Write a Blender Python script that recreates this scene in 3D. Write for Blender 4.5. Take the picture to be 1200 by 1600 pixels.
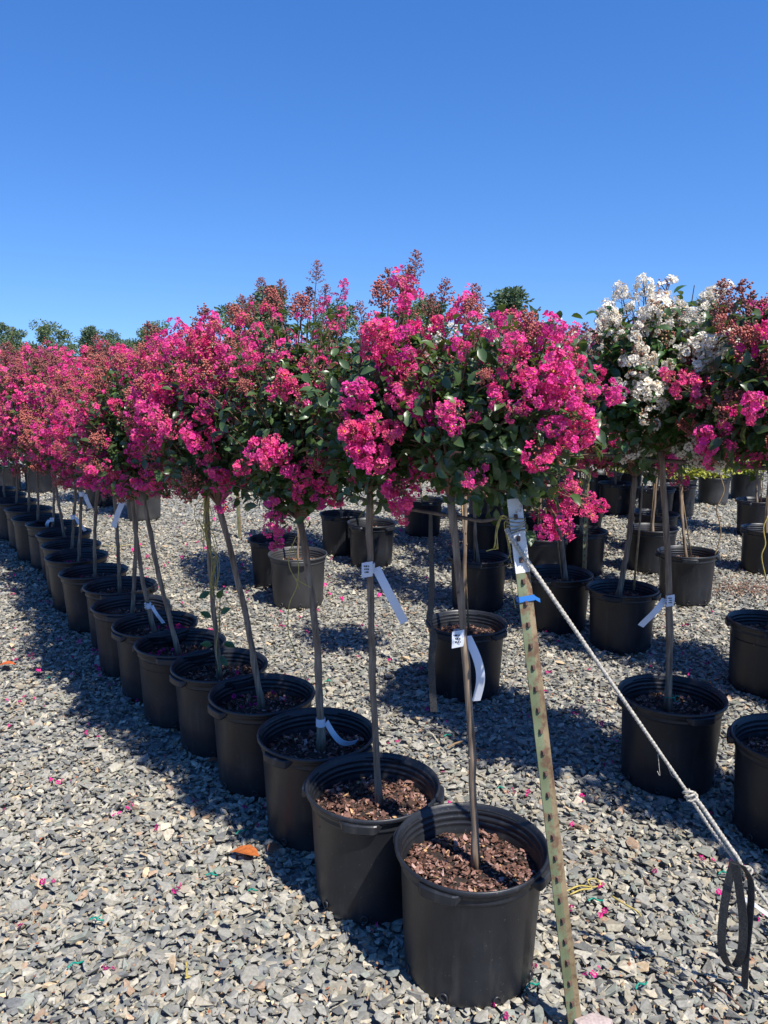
import bpy, bmesh, math, random
import numpy as np
from mathutils import Vector, Matrix, noise
R = math.radians
for o in list(bpy.data.objects): bpy.data.objects.remove(o, do_unlink=True)
sc = bpy.context.scene
COL = sc.collection
# ------------------------------------------------------------------ camera
CAM_H = 1.650; PITCH = R(9.74); ROLL = R(0.397); F = 1254.0     # F in px of the 1200x1600 photo
cam = bpy.data.cameras.new('camera'); cam_o = bpy.data.objects.new('camera', cam); COL.objects.link(cam_o)
cam.sensor_fit = 'HORIZONTAL'; cam.sensor_width = 36; cam.lens = 36*F/1200
cam.clip_start = 0.05; cam.clip_end = 3000
_X = Vector((1,0,0)); _F = Vector((0, math.cos(PITCH), -math.sin(PITCH))); _U = Vector((0, math.sin(PITCH), math.cos(PITCH)))
_r = _X*math.cos(ROLL) + _U*math.sin(ROLL); _u = -_X*math.sin(ROLL) + _U*math.cos(ROLL)
m = Matrix((_r, _u, -_F)).transposed().to_4x4(); m.translation = Vector((0,0,CAM_H))
cam_o.matrix_world = m
sc.camera = cam_o
sc.render.resolution_x = 768; sc.render.resolution_y = 1024
# ------------------------------------------------------------------ light
SUN_EL = R(56); SUN_AZ = R(140.5)        # azimuth from +Y towards +X; the sun stands behind the camera on the right
w = bpy.data.worlds.new('World'); sc.world = w; w.use_nodes = True
nt = w.node_tree; nt.nodes.clear()
sky = nt.nodes.new('ShaderNodeTexSky'); sky.sky_type = 'NISHITA'; sky.sun_disc = False
sky.sun_elevation = SUN_EL; sky.sun_rotation = SUN_AZ; sky.altitude = 0; sky.air_density = 1.0; sky.dust_density = 0.0; sky.ozone_density = 2.0
bg = nt.nodes.new('ShaderNodeBackground'); bg.inputs[1].default_value = 0.12
out = nt.nodes.new('ShaderNodeOutputWorld')
stc = nt.nodes.new('ShaderNodeTexCoord'); smp = nt.nodes.new('ShaderNodeMapping'); smp.inputs['Location'].default_value = (0,0,.16); smp.inputs['Scale'].default_value = (1,1,.95)
snm = nt.nodes.new('ShaderNodeVectorMath'); snm.operation = 'NORMALIZE'; nt.links.new(stc.outputs['Generated'], smp.inputs[0]); nt.links.new(smp.outputs[0], snm.inputs[0]); nt.links.new(snm.outputs[0], sky.inputs[0])
hs = nt.nodes.new('ShaderNodeHueSaturation'); hs.inputs['Hue'].default_value = 0.512; hs.inputs['Saturation'].default_value = 1.34; hs.inputs['Value'].default_value = 1.15; nt.links.new(sky.outputs[0], hs.inputs['Color'])
nt.links.new(hs.outputs[0], bg.inputs[0]); nt.links.new(bg.outputs[0], out.inputs[0])
sl = bpy.data.lights.new('sun', 'SUN'); sl.energy = 5.0; sl.angle = R(0.55); sl.color = (1.0, 0.955, 0.88)
so = bpy.data.objects.new('sun', sl); COL.objects.link(so)
sdir = Vector((math.sin(SUN_AZ)*math.cos(SUN_EL), math.cos(SUN_AZ)*math.cos(SUN_EL), math.sin(SUN_EL)))
so.rotation_euler = sdir.to_track_quat('Z', 'Y').to_euler(); so.location = (3,-3,6)
sc.view_settings.view_transform = 'Standard'; sc.view_settings.look = 'None'
sc.view_settings.exposure = 0.62; sc.view_settings.gamma = 1.0
sc.render.engine = 'CYCLES'
sc.cycles.max_bounces = 8; sc.cycles.transparent_max_bounces = 4

def at(u, v, Y):
    """world point on the ray of photo pixel (u, v) at depth Y metres ahead"""
    a = u-600; b = v-800; cr, sr = math.cos(ROLL), math.sin(ROLL)
    x = cr*a+sr*b; y = -sr*a+cr*b
    d = _X*(x/F) + _F - _U*(y/F)
    d = d*(Y/d.y)
    return Vector((d.x, d.y, CAM_H+d.z))
def ground(u, v, z=0.0):
    p = at(u, v, 1.0) - Vector((0,0,CAM_H)); p = p*((z-CAM_H)/p.z)
    return Vector((p.x, p.y, z))
# ------------------------------------------------------------------ materials
def mat(name, col=(.5,.5,.5), rough=.6, spec=.5, attr=False, metal=0.0, transl=0.0, tcol=None, noise_s=None, noise_amt=.25, bump=None, col2=None, sheen=0.0, tint=None):
    M = bpy.data.materials.new(name); M.use_nodes = True; n = M.node_tree; n.nodes.clear(); L = n.links
    o = n.nodes.new('ShaderNodeOutputMaterial'); p = n.nodes.new('ShaderNodeBsdfPrincipled')
    p.inputs['Roughness'].default_value = rough; p.inputs['Specular IOR Level'].default_value = spec; p.inputs['Metallic'].default_value = metal
    p.inputs['Base Color'].default_value = (*col, 1)
    csock = None
    if attr:
        a = n.nodes.new('ShaderNodeAttribute'); a.attribute_name = 'Col'; csock = a.outputs['Color']
    tc = n.nodes.new('ShaderNodeTexCoord')
    if noise_s:
        nz = n.nodes.new('ShaderNodeTexNoise'); nz.inputs['Scale'].default_value = noise_s; nz.inputs['Detail'].default_value = 6
        L.new(tc.outputs['Object'], nz.inputs['Vector'])
        if attr:
            mr = n.nodes.new('ShaderNodeMapRange'); mr.inputs[1].default_value=.3; mr.inputs[2].default_value=.7
            mr.inputs[3].default_value = 1-noise_amt; mr.inputs[4].default_value = 1+noise_amt
            L.new(nz.outputs[0], mr.inputs[0])
            mx = n.nodes.new('ShaderNodeVectorMath'); mx.operation = 'SCALE'; L.new(csock, mx.inputs[0]); L.new(mr.outputs[0], mx.inputs['Scale']); csock = mx.outputs[0]
        else:
            mr = n.nodes.new('ShaderNodeMapRange'); mr.inputs[1].default_value=.35; mr.inputs[2].default_value=.65
            L.new(nz.outputs[0], mr.inputs[0])
            mx = n.nodes.new('ShaderNodeMix'); mx.data_type = 'RGBA'; L.new(mr.outputs[0], mx.inputs[0])
            c2 = col2 or tuple(c*(1-noise_amt) for c in col)
            mx.inputs[6].default_value = (*col,1); mx.inputs[7].default_value = (*c2,1); csock = mx.outputs[2]
        if bump:
            b = n.nodes.new('ShaderNodeBump'); b.inputs['Strength'].default_value = bump[0]; b.inputs['Distance'].default_value = bump[1]
            L.new(nz.outputs[0], b.inputs['Height']); L.new(b.outputs[0], p.inputs['Normal'])
    if csock: L.new(csock, p.inputs['Base Color'])
    if transl:
        t = n.nodes.new('ShaderNodeBsdfTranslucent'); ms = n.nodes.new('ShaderNodeMixShader'); ms.inputs[0].default_value = transl
        if tcol: t.inputs[0].default_value = (*tcol,1)
        elif csock: L.new(csock, t.inputs[0])
        else: t.inputs[0].default_value = (*col,1)
        L.new(p.outputs[0], ms.inputs[1]); L.new(t.outputs[0], ms.inputs[2]); L.new(ms.outputs[0], o.inputs[0])
    else: L.new(p.outputs[0], o.inputs[0])
    return M
M_LEAF = mat('leaf', attr=True, rough=.36, spec=.55, transl=.22, tcol=(.14,.22,.03), noise_s=60, noise_amt=.15)
M_PETAL = mat('petal', attr=True, rough=.65, spec=.25, transl=.35)
M_BUD = mat('bud', attr=True, rough=.45, spec=.4)
M_STEM = mat('stem', col=(.16,.07,.045), rough=.7, noise_s=40, col2=(.09,.06,.035))
M_STAMEN = mat('stamen', col=(.80,.38,.03), rough=.6)
M_STONE = mat('stone', attr=True, rough=.75, spec=.3, noise_s=120, noise_amt=.22, bump=(.35,.002))
M_CHIP = mat('bark_chip', attr=True, rough=.85, spec=.2, noise_s=150, noise_amt=.3, bump=(.4,.001))
M_TAG = mat('tag_paper', col=(.74,.77,.82), rough=.45, transl=.2)
M_INK = mat('ink', col=(.02,.02,.025), rough=.6)
M_SOIL = mat('soil', col=(.035,.022,.015), rough=.95, noise_s=70, col2=(.015,.01,.008), bump=(.8,.01))

def bark_mat():
    M = bpy.data.materials.new('bark'); M.use_nodes = True; n = M.node_tree; L = n.links; p = n.nodes['Principled BSDF']
    tc = n.nodes.new('ShaderNodeTexCoord'); mp = n.nodes.new('ShaderNodeMapping'); mp.inputs['Scale'].default_value = (110,110,9)
    L.new(tc.outputs['Object'], mp.inputs[0])
    nz = n.nodes.new('ShaderNodeTexNoise'); nz.inputs['Scale'].default_value = 1; nz.inputs['Detail'].default_value = 5; L.new(mp.outputs[0], nz.inputs['Vector'])
    nz2 = n.nodes.new('ShaderNodeTexNoise'); nz2.inputs['Scale'].default_value = 9; nz2.inputs['Detail'].default_value = 3; L.new(tc.outputs['Object'], nz2.inputs['Vector'])
    cr = n.nodes.new('ShaderNodeValToRGB'); L.new(nz.outputs[0], cr.inputs[0])
    cr.color_ramp.elements[0].position=.3; cr.color_ramp.elements[0].color=(.10,.065,.04,1)
    cr.color_ramp.elements[1].position=.68; cr.color_ramp.elements[1].color=(.31,.235,.16,1)
    mx = n.nodes.new('ShaderNodeMix'); mx.data_type='RGBA'; mx.blend_type='MULTIPLY'; mx.inputs[0].default_value=.55
    L.new(cr.outputs[0], mx.inputs[6]); cr2 = n.nodes.new('ShaderNodeValToRGB'); L.new(nz2.outputs[0], cr2.inputs[0])
    cr2.color_ramp.elements[0].position=.35; cr2.color_ramp.elements[0].color=(.55,.38,.28,1); cr2.color_ramp.elements[1].position=.6; cr2.color_ramp.elements[1].color=(1,1,1,1)
    L.new(cr2.outputs[0], mx.inputs[7]); L.new(mx.outputs[2], p.inputs['Base Color']); p.inputs['Roughness'].default_value=.8
    b = n.nodes.new('ShaderNodeBump'); b.inputs['Strength'].default_value=.35; b.inputs['Distance'].default_value=.0012; L.new(nz.outputs[0], b.inputs['Height']); L.new(b.outputs[0], p.inputs['Normal'])
    return M
M_BARK = bark_mat()
def plastic_mat():
    M = bpy.data.materials.new('black_plastic'); M.use_nodes = True; n = M.node_tree; L = n.links; p = n.nodes['Principled BSDF']
    tc = n.nodes.new('ShaderNodeTexCoord')
    nz = n.nodes.new('ShaderNodeTexNoise'); nz.inputs['Scale'].default_value=6; nz.inputs['Detail'].default_value=8; nz.inputs['Roughness'].default_value=.65; L.new(tc.outputs['Object'], nz.inputs['Vector'])
    cr = n.nodes.new('ShaderNodeValToRGB'); L.new(nz.outputs[0], cr.inputs[0])
    cr.color_ramp.elements[0].position=.35; cr.color_ramp.elements[0].color=(.010,.011,.014,1)
    cr.color_ramp.elements[1].position=.75; cr.color_ramp.elements[1].color=(.022,.024,.028,1)
    # dust specks and splashes low on the wall
    vo = n.nodes.new('ShaderNodeTexNoise'); vo.inputs['Scale'].default_value=160; vo.inputs['Detail'].default_value=2; L.new(tc.outputs['Object'], vo.inputs['Vector'])
    th = n.nodes.new('ShaderNodeMapRange'); th.inputs[1].default_value=.70; th.inputs[2].default_value=.76; L.new(vo.outputs[0], th.inputs[0])
    mx = n.nodes.new('ShaderNodeMix'); mx.data_type='RGBA'; L.new(th.outputs[0], mx.inputs[0]); L.new(cr.outputs[0], mx.inputs[6]); mx.inputs[7].default_value=(.10,.09,.08,1)
    oi = n.nodes.new('ShaderNodeObjectInfo'); vs = n.nodes.new('ShaderNodeVectorMath'); vs.operation='SCALE'; vs.inputs[0].default_value=(13.,7.,5.); L.new(oi.outputs['Random'], vs.inputs['Scale'])
    va = n.nodes.new('ShaderNodeVectorMath'); va.operation='ADD'; L.new(tc.outputs['Object'], va.inputs[0]); L.new(vs.outputs[0], va.inputs[1])
    L.new(va.outputs[0], nz.inputs['Vector']); L.new(va.outputs[0], vo.inputs['Vector'])
    mp = n.nodes.new('ShaderNodeMapping'); mp.inputs['Scale'].default_value=(30,30,4); L.new(va.outputs[0], mp.inputs[0])
    sn = n.nodes.new('ShaderNodeTexNoise'); sn.inputs['Scale'].default_value=1.0; sn.inputs['Detail'].default_value=4; L.new(mp.outputs[0], sn.inputs['Vector'])
    st_ = n.nodes.new('ShaderNodeMapRange'); st_.inputs[1].default_value=.56; st_.inputs[2].default_value=.74; st_.inputs[4].default_value=.55; L.new(sn.outputs[0], st_.inputs[0])
    mk = n.nodes.new('ShaderNodeMath'); mk.operation='MULTIPLY'; L.new(st_.outputs[0], mk.inputs[0]); L.new(nz.outputs[0], mk.inputs[1])
    mx3 = n.nodes.new('ShaderNodeMix'); mx3.data_type='RGBA'; L.new(mk.outputs[0], mx3.inputs[0]); L.new(mx.outputs[2], mx3.inputs[6]); mx3.inputs[7].default_value=(.085,.08,.072,1)
    L.new(mx3.outputs[2], p.inputs['Base Color'])
    rr = n.nodes.new('ShaderNodeMapRange'); rr.inputs[3].default_value=.27; rr.inputs[4].default_value=.55; L.new(nz.outputs[0], rr.inputs[0]); L.new(rr.outputs[0], p.inputs['Roughness'])
    p.inputs['Specular IOR Level'].default_value=.42
    b = n.nodes.new('ShaderNodeBump'); b.inputs['Strength'].default_value=.12; b.inputs['Distance'].default_value=.002; L.new(vo.outputs[0], b.inputs['Height']); L.new(b.outputs[0], p.inputs['Normal'])
    return M
M_POT = plastic_mat()
M_POTG = mat('weathered_grey_plastic', col=(.032,.032,.033), rough=.5, noise_s=5, col2=(.055,.054,.052))
M_HOLE = mat('drain_hole_dark', col=(.006,.006,.006), rough=.9)
M_ROPE = mat('woven_rope', col=(.50,.46,.38), rough=.9, noise_s=220, col2=(.22,.20,.17), bump=(.8,.002))
M_STRAP = mat('black_webbing', col=(.012,.012,.014), rough=.6, noise_s=240, col2=(.045,.045,.042), bump=(.8,.002))
M_YTWINE = mat('yellow_twine', col=(.50,.38,.08), rough=.8, noise_s=80, col2=(.30,.24,.08))
M_GREEN = mat('green_plastic', col=(.0,.22,.15), rough=.5)
M_BAMBOO = mat('bamboo', col=(.33,.22,.11), rough=.6, noise_s=30, col2=(.2,.13,.06))
M_CABLE = mat('rail_wood', col=(.16,.12,.09), rough=.85, noise_s=50, col2=(.08,.06,.05))
M_BLUE = mat('blue_tape', col=(.02,.14,.42), rough=.5)
# ------------------------------------------------------------------ mesh buffer
class MB:
    def __init__(s): s.V=[]; s.L=[]; s.S=[]; s.M=[]; s.C=[]; s.n=0; s.SM=[]
    def add(s, V, loops, sizes, mi=0, col=(1,1,1), smooth=False):
        V=np.asarray(V,float).reshape(-1,3); loops=np.asarray(loops,int); sizes=np.asarray(sizes,int)
        s.V.append(V); s.L.append(loops+s.n); s.S.append(sizes)
        s.M.append(np.full(len(sizes),mi) if np.isscalar(mi) else np.asarray(mi))
        s.SM.append(np.full(len(sizes),smooth) if isinstance(smooth,bool) else np.asarray(smooth))
        c=np.asarray(col,float); c=np.broadcast_to(c,(len(V),3)) if c.ndim==1 else c
        s.C.append(c); s.n+=len(V)
    def faces(s, V, F, mi=0, col=(1,1,1), smooth=False):
        s.add(V,[i for f in F for i in f],[len(f) for f in F],mi,col,smooth)
    def tpl(s):
        return (np.concatenate(s.V),np.concatenate(s.L),np.concatenate(s.S),np.concatenate(s.M),np.concatenate(s.C),np.concatenate(s.SM))
    def many(s, T, A, O, C=None, mi=None):
        """instances of template T: A (k,3,3) matrices, O (k,3) offsets, C (k,3) colour factors"""
        V,L,S,M,Cc,SM=T; k=len(A)
        if k==0: return
        W=np.einsum('kij,nj->kni',A,V)+O[:,None,:]
        LL=(L[None,:]+(np.arange(k)*len(V))[:,None]).ravel()
        CC=np.broadcast_to(Cc[None],(k,len(V),3)) if C is None else Cc[None]*C[:,None,:]
        s.V.append(W.reshape(-1,3)); s.L.append(LL+s.n); s.S.append(np.tile(S,k)); s.M.append(np.tile(M,k) if mi is None else np.full(len(S)*k,mi)); s.C.append(CC.reshape(-1,3)); s.SM.append(np.tile(SM,k)); s.n+=k*len(V)
    def mesh(s, name, mats):
        V,L,S,M,C,SM=s.tpl(); me=bpy.data.meshes.new(name)
        me.vertices.add(len(V)); me.vertices.foreach_set('co',V.astype('f4').ravel())
        me.loops.add(len(L)); me.loops.foreach_set('vertex_index',L.astype('i4'))
        me.polygons.add(len(S)); st=np.concatenate([[0],np.cumsum(S)[:-1]]).astype('i4')
        me.polygons.foreach_set('loop_start',st); me.polygons.foreach_set('loop_total',S.astype('i4'))
        me.polygons.foreach_set('material_index',M.astype('i4')); me.polygons.foreach_set('use_smooth',SM.astype(bool))
        for m_ in mats: me.materials.append(m_)
        ca=me.color_attributes.new('Col','FLOAT_COLOR','POINT'); ca.data.foreach_set('color',np.c_[C,np.ones(len(C))].astype('f4').ravel())
        me.update(calc_edges=True); me.validate()
        return me
    def build(s, name, mats, parent=None): return obj(name, s.mesh(name, mats), parent)
def obj(name, me, parent=None, loc=(0,0,0)):
    o=bpy.data.objects.new(name, me); COL.objects.link(o); o.parent=parent; o.location=loc; return o
def empty(name, loc, rz=0):
    o=bpy.data.objects.new(name, None); COL.objects.link(o); o.location=loc; o.rotation_euler=(0,0,rz); o.empty_display_size=.1; return o
def tag(o, label=None, cat=None, group=None, kind=None):
    if label: o['label']=label
    if cat: o['category']=cat
    if group: o['group']=group
    if kind: o['kind']=kind
    return o
def tube(mb, pts, rad, sides=8, mi=0, col=(1,1,1), cap=True, flat=None, smooth=True):
    pts=[Vector(p) for p in pts]; n=len(pts); rad=[rad]*n if np.isscalar(rad) else rad
    V=[];Fc=[]; t0=(pts[1]-pts[0]).normalized(); a=t0.orthogonal().normalized()
    for i,p in enumerate(pts):
        t=(pts[min(i+1,n-1)]-pts[max(i-1,0)]).normalized(); a=(a-t*a.dot(t)).normalized(); b=t.cross(a)
        for k in range(sides):
            th=2*math.pi*k/sides; V.append(p+(a*math.cos(th)+b*math.sin(th)*(flat or 1))*rad[i])
    for i in range(n-1):
        for k in range(sides): k2=(k+1)%sides; Fc.append((i*sides+k,i*sides+k2,(i+1)*sides+k2,(i+1)*sides+k))
    if cap: Fc.append(tuple(range(sides))[::-1]); Fc.append(tuple((n-1)*sides+k for k in range(sides)))
    mb.faces(V,Fc,mi,col,smooth)
def ribbon(mb, pts, wdirs, width, mi=0, th=.0012, col=(1,1,1)):
    """a strip with a little thickness along pts; wdirs is the width direction (one or one per point)"""
    pts=[Vector(p) for p in pts]; n=len(pts); wd=[Vector(wdirs)]*n if not isinstance(wdirs,list) else [Vector(q) for q in wdirs]
    ws=[width]*n if np.isscalar(width) else width
    V=[];Fc=[]
    for i,p in enumerate(pts):
        t=(pts[min(i+1,n-1)]-pts[max(i-1,0)]).normalized(); u=wd[i].normalized(); nn=t.cross(u).normalized()
        for a,b in ((-1,-1),(1,-1),(1,1),(-1,1)): V.append(p+u*a*ws[i]/2+nn*b*th/2)
    for i in range(n-1):
        for k in range(4): k2=(k+1)%4; Fc.append((i*4+k,i*4+k2,i*4+4+k2,i*4+4+k))
    Fc.append((3,2,1,0)); Fc.append(tuple((n-1)*4+k for k in range(4)))
    mb.faces(V,Fc,mi,col,False)
def rand_rot(rng,k):
    q=rng.normal(size=(k,4)); q/=np.linalg.norm(q,axis=1)[:,None]; w_,x,y,z=q.T
    return np.stack([1-2*(y*y+z*z),2*(x*y-z*w_),2*(x*z+y*w_),2*(x*y+z*w_),1-2*(x*x+z*z),2*(y*z-x*w_),2*(x*z-y*w_),2*(y*z+x*w_),1-2*(x*x+y*y)],-1).reshape(-1,3,3)
def frames(d, up):
    """(k,3,3) matrices whose columns are x=side, y=d (unit), z=normal nearest to up"""
    d=d/np.linalg.norm(d,axis=1)[:,None]; x=np.cross(d,up); x/=np.linalg.norm(x,axis=1)[:,None]+1e-9; z=np.cross(x,d)
    return np.stack([x,d,z],-1)
# ------------------------------------------------------------------ templates: leaf, floret, bud
def leaf_tpl(lod=0):
    mb=MB()
    if lod==0:
        rows=[(0,.06,0),(.22,.75,.02),(.48,1,.03),(.76,.68,.0),(1,.03,-.10)]
    else: rows=[(0,.1,0),(.45,1,.03),(1,.05,-.08)]
    V=[];
    for t,w_,z in rows:
        V+= [(-.28*w_,t,z+.10*w_),(0,t,z),(.28*w_,t,z+.10*w_)]
    Fc=[]
    for i in range(len(rows)-1):
        a=i*3; Fc+=[(a,a+1,a+4,a+3),(a+1,a+2,a+5,a+4)]
    mb.faces(V,Fc,0,(1,1,1),True); return mb.tpl()
LEAF=leaf_tpl(0); LEAF1=leaf_tpl(1)
def ico_tpl(r=1.0, mi=0, lod=0):
    bm=bmesh.new(); bmesh.ops.create_icosphere(bm,subdivisions=1,radius=r); 
    V=[tuple(v.co) for v in bm.verts]; Fc=[tuple(v.index for v in f.verts) for f in bm.faces]; bm.free()
    mb=MB(); mb.faces(V,Fc,mi,(1,1,1),True); return mb.tpl()
BALL=ico_tpl()
def floret_tpl(seed, lod=0):
    """crape myrtle flower, six crinkled petals on thin claws; unit radius, axis +z; mat 0 petal, 3 stamen"""
    rng=random.Random(seed); mb=MB()
    for k in range(6):
        a=k*math.pi/3+rng.uniform(-.2,.2); el=rng.uniform(-.05,.75); L=rng.uniform(.85,1.1)
        d=Vector((math.cos(a)*math.cos(el),math.sin(a)*math.cos(el),math.sin(el))); s=Vector((-math.sin(a),math.cos(a),0)); nn=s.cross(d)*-1
        if lod==0:
            V=[d*.0+s*.04,d*.0-s*.04,d*.42*L+s*.05,d*.42*L-s*.05]
            for (t,w_) in ((.42,.20),(.72,.42),(1.0,.26)):
                for q in (-1,0,1):
                    V.append(d*(t*L+rng.uniform(-.05,.05))+s*(w_*q+rng.uniform(-.05,.05))+nn*rng.uniform(-.17,.17))
            Fc=[(0,1,3,2)]+[(4,5,8,7),(5,6,9,8),(7,8,11,10),(8,9,12,11)]
        else:
            V=[]
            for (t,w_) in ((.25,.14),(.72,.45),(1.0,.22)):
                for q in (-1,1): V.append(d*(t*L)+s*(w_*q+rng.uniform(-.06,.06))+nn*rng.uniform(-.17,.17))
            Fc=[(0,1,3,2),(2,3,5,4)]
        b=rng.uniform(.8,1.15); mb.faces(V,Fc,0,(b,b,b),False)
    return mb
def flor_variants(lod):
    out=[]
    for s in range(5):
        mb=floret_tpl(s+10*lod,lod)
        if s in (0,):
            rng=random.Random(s); T=ico_tpl(.17 if lod==0 else .22,3)
            k=7 if lod==0 else 1
            O=np.array([[rng.uniform(-.16,.16),rng.uniform(-.16,.16),rng.uniform(.12,.34)] for _ in range(k)])
            mb.many(T,np.repeat(np.eye(3)[None]*(.8 if lod==0 else 1.),k,0),O)
        out.append(mb.tpl())
    return out
FLO=[flor_variants(0),flor_variants(1)]
PINK=np.array([.88,.036,.31]); WHITE=np.array([.92,.86,.72])
def bud_cols(rng,k,kind):
    t=rng.random(k)[:,None]
    if kind=='pink': a=np.array([.40,.08,.07]); b=np.array([.38,.13,.09]); 
    elif kind=='brown': a=np.array([.20,.05,.045]); b=np.array([.27,.095,.07])
    else: a=np.array([.36,.09,.07]); b=np.array([.45,.33,.18])
    return a*(1-t)+b*t
def panicle(seed, kind='pink', L=.15, W=.055, nflo=34, nbud=22, lod=0, budkind=None, tip_bud=True):
    """flower truss along +z from the origin: lumpy cone of florets with buds; mats petal, stem, bud, stamen"""
    rng=np.random.default_rng(seed); mb=MB(); base=(PINK if kind=='pink' else WHITE)
    if kind=='pink': base=base*np.array([rng.uniform(.88,1.04),rng.uniform(.8,1.7),rng.uniform(.84,1.06)])
    if lod==0:
        tube(mb,[(0,0,-.03),(0,0,L*.5),(0,0,L*.95)],[.0022,.0018,.001],5,1)
    lumps=[]
    nl=max(3,int(nflo/6))
    for i in range(nl):
        t=(i+.6)/nl; a=i*2.4+rng.random(); r=W*(1.05-.75*t)
        lumps.append((np.array([math.cos(a)*r*.75,math.sin(a)*r*.75,t*L*.9+.01]),.020+.012*rng.random()))
    per=max(1,nflo//nl)
    for c,rl in lumps:
        d=rng.normal(size=(per,3)); d/=np.linalg.norm(d,axis=1)[:,None]; outv=np.array([c[0],c[1],.012]); outv/=np.linalg.norm(outv)
        d=d+outv*.8; d/=np.linalg.norm(d,axis=1)[:,None]
        O=c+d*rl*rng.uniform(.5,1.1,(per,1)); 
        for k in range(per):
            T=FLO[lod][rng.integers(0,5)]
            x=np.cross(d[k],rng.normal(size=3)); x/=np.linalg.norm(x); y=np.cross(d[k],x); A=np.stack([x,y,d[k]],-1)*rng.uniform(.0115,.0165)
            cf=base*rng.uniform(.78,1.12); 
            if kind=='pink': cf=cf*np.array([1,1+rng.random()*1.6,rng.uniform(.85,1.2)])
            mb.many(T,A[None],O[k][None],cf[None])
        if lod==0:
            tube(mb,[(0,0,max(0,c[2]-.03)),tuple(c)],[.0014,.001],4,1,cap=False)
    if nbud:
        # buds in patches
        npch=max(2,nbud//6)
        for j in range(npch):
            t=rng.random()**.6 if tip_bud else rng.random(); a=rng.random()*6.28; r=W*(1.1-.8*t)
            c=np.array([math.cos(a)*r,math.sin(a)*r,t*L]); k=max(1,nbud//npch)
            O=c+rng.normal(size=(k,3))*.009; s=rng.uniform(.0026,.0040,k)*(1 if lod==0 else 1.25)
            mb.many(BALL,np.eye(3)[None]*s[:,None,None],O,bud_cols(rng,k,budkind or kind),2)
            if lod==0: tube(mb,[(0,0,c[2]*.7),tuple(c)],[.0012,.0008],4,1,cap=False)
    return mb
def spire(seed, L=.16, kind='brown', lod=0, fl=0, flkind='pink'):
    """open bud panicle: reddish stem with opposite branchlets carrying small knots of buds"""
    rng=np.random.default_rng(seed); mb=MB()
    tube(mb,[(0,0,-.03),(.002,0,L*.5),(0,.003,L)],[.0024,.0018,.001],5,1)
    n=9
    for i in range(n):
        t=(i+.7)/n; ll=(.058*(1-t)**.7+.008)*rng.uniform(.8,1.25)
        for sgn in (0,1):
            a=i*1.6+sgn*math.pi+rng.uniform(-.4,.4); d=np.array([math.cos(a)*.85,math.sin(a)*.85,.55]); e=np.array([0,0,t*L])+d*ll
            tube(mb,[(0,0,t*L),tuple(e)],[.0014,.0009],4,1,cap=False)
            for tt in (.45,.75,1.0):
                if ll*tt<.008 and tt<1: continue
                k=rng.integers(3,6); O=np.array([0,0,t*L])+d*ll*tt+rng.normal(size=(k,3))*.0055; s=rng.uniform(.0030,.0044,k)*(1 if lod==0 else 1.2)
                mb.many(BALL,np.eye(3)[None]*s[:,None,None],O,bud_cols(rng,k,kind),2)
    for j in range(fl):
        a=rng.random()*6.28; t=rng.uniform(.1,.6); d=np.array([math.cos(a),math.sin(a),.5]); d/=np.linalg.norm(d)
        x=np.cross(d,rng.normal(size=3)); x/=np.linalg.norm(x); y=np.cross(d,x)
        base=PINK if flkind=='pink' else WHITE
        mb.many(FLO[lod][rng.integers(0,5)],(np.stack([x,y,d],-1)*.013)[None],(np.array([0,0,t*L])+d*.035)[None],(base*rng.uniform(.8,1.1))[None])
    return mb
PM=[M_PETAL,M_STEM,M_BUD,M_STAMEN]
TPL={}   # name -> list of (template tuple, mesh)
def reg(key, mbs, meshname):
    TPL[key]=[(mb.tpl(), mb.mesh(meshname, PM)) for mb in mbs]
reg('pink',[panicle(i,'pink',.12+.02*(i%3),.040+.006*(i%2),40,26) for i in range(8)],'flower_cluster')
reg('pinkbud',[panicle(20+i,'pink',.15,.05,18,60) for i in range(4)],'flower_cluster')
reg('white',[panicle(40+i,'white',.13,.052,70,16) for i in range(4)],'flower_cluster')
reg('whitebud',[panicle(50+i,'white',.14,.05,20,50) for i in range(3)],'flower_cluster')
reg('spire',[spire(60+i,.12+.012*i,'brown',0,[0,2,5][i%3]) for i in range(4)],'bud_spike')
reg('budball',[spire(70+i,.11,'pink',0,[3,0,6][i%3]) for i in range(3)],'bud_spike')
L1={'pink':[panicle(100+i,'pink',.15,.052,26,16,1).tpl() for i in range(4)],
    'pinkbud':[panicle(110+i,'pink',.15,.052,10,36,1).tpl() for i in range(3)],
    'white':[panicle(120+i,'white',.15,.052,26,12,1).tpl() for i in range(3)],
    'whitebud':[panicle(125+i,'white',.15,.052,10,26,1).tpl() for i in range(2)],
    'spire':[spire(130+i,.16,'brown',1,1).tpl() for i in range(2)],
    'budball':[spire(135+i,.11,'pink',1,2).tpl() for i in range(2)]}
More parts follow.
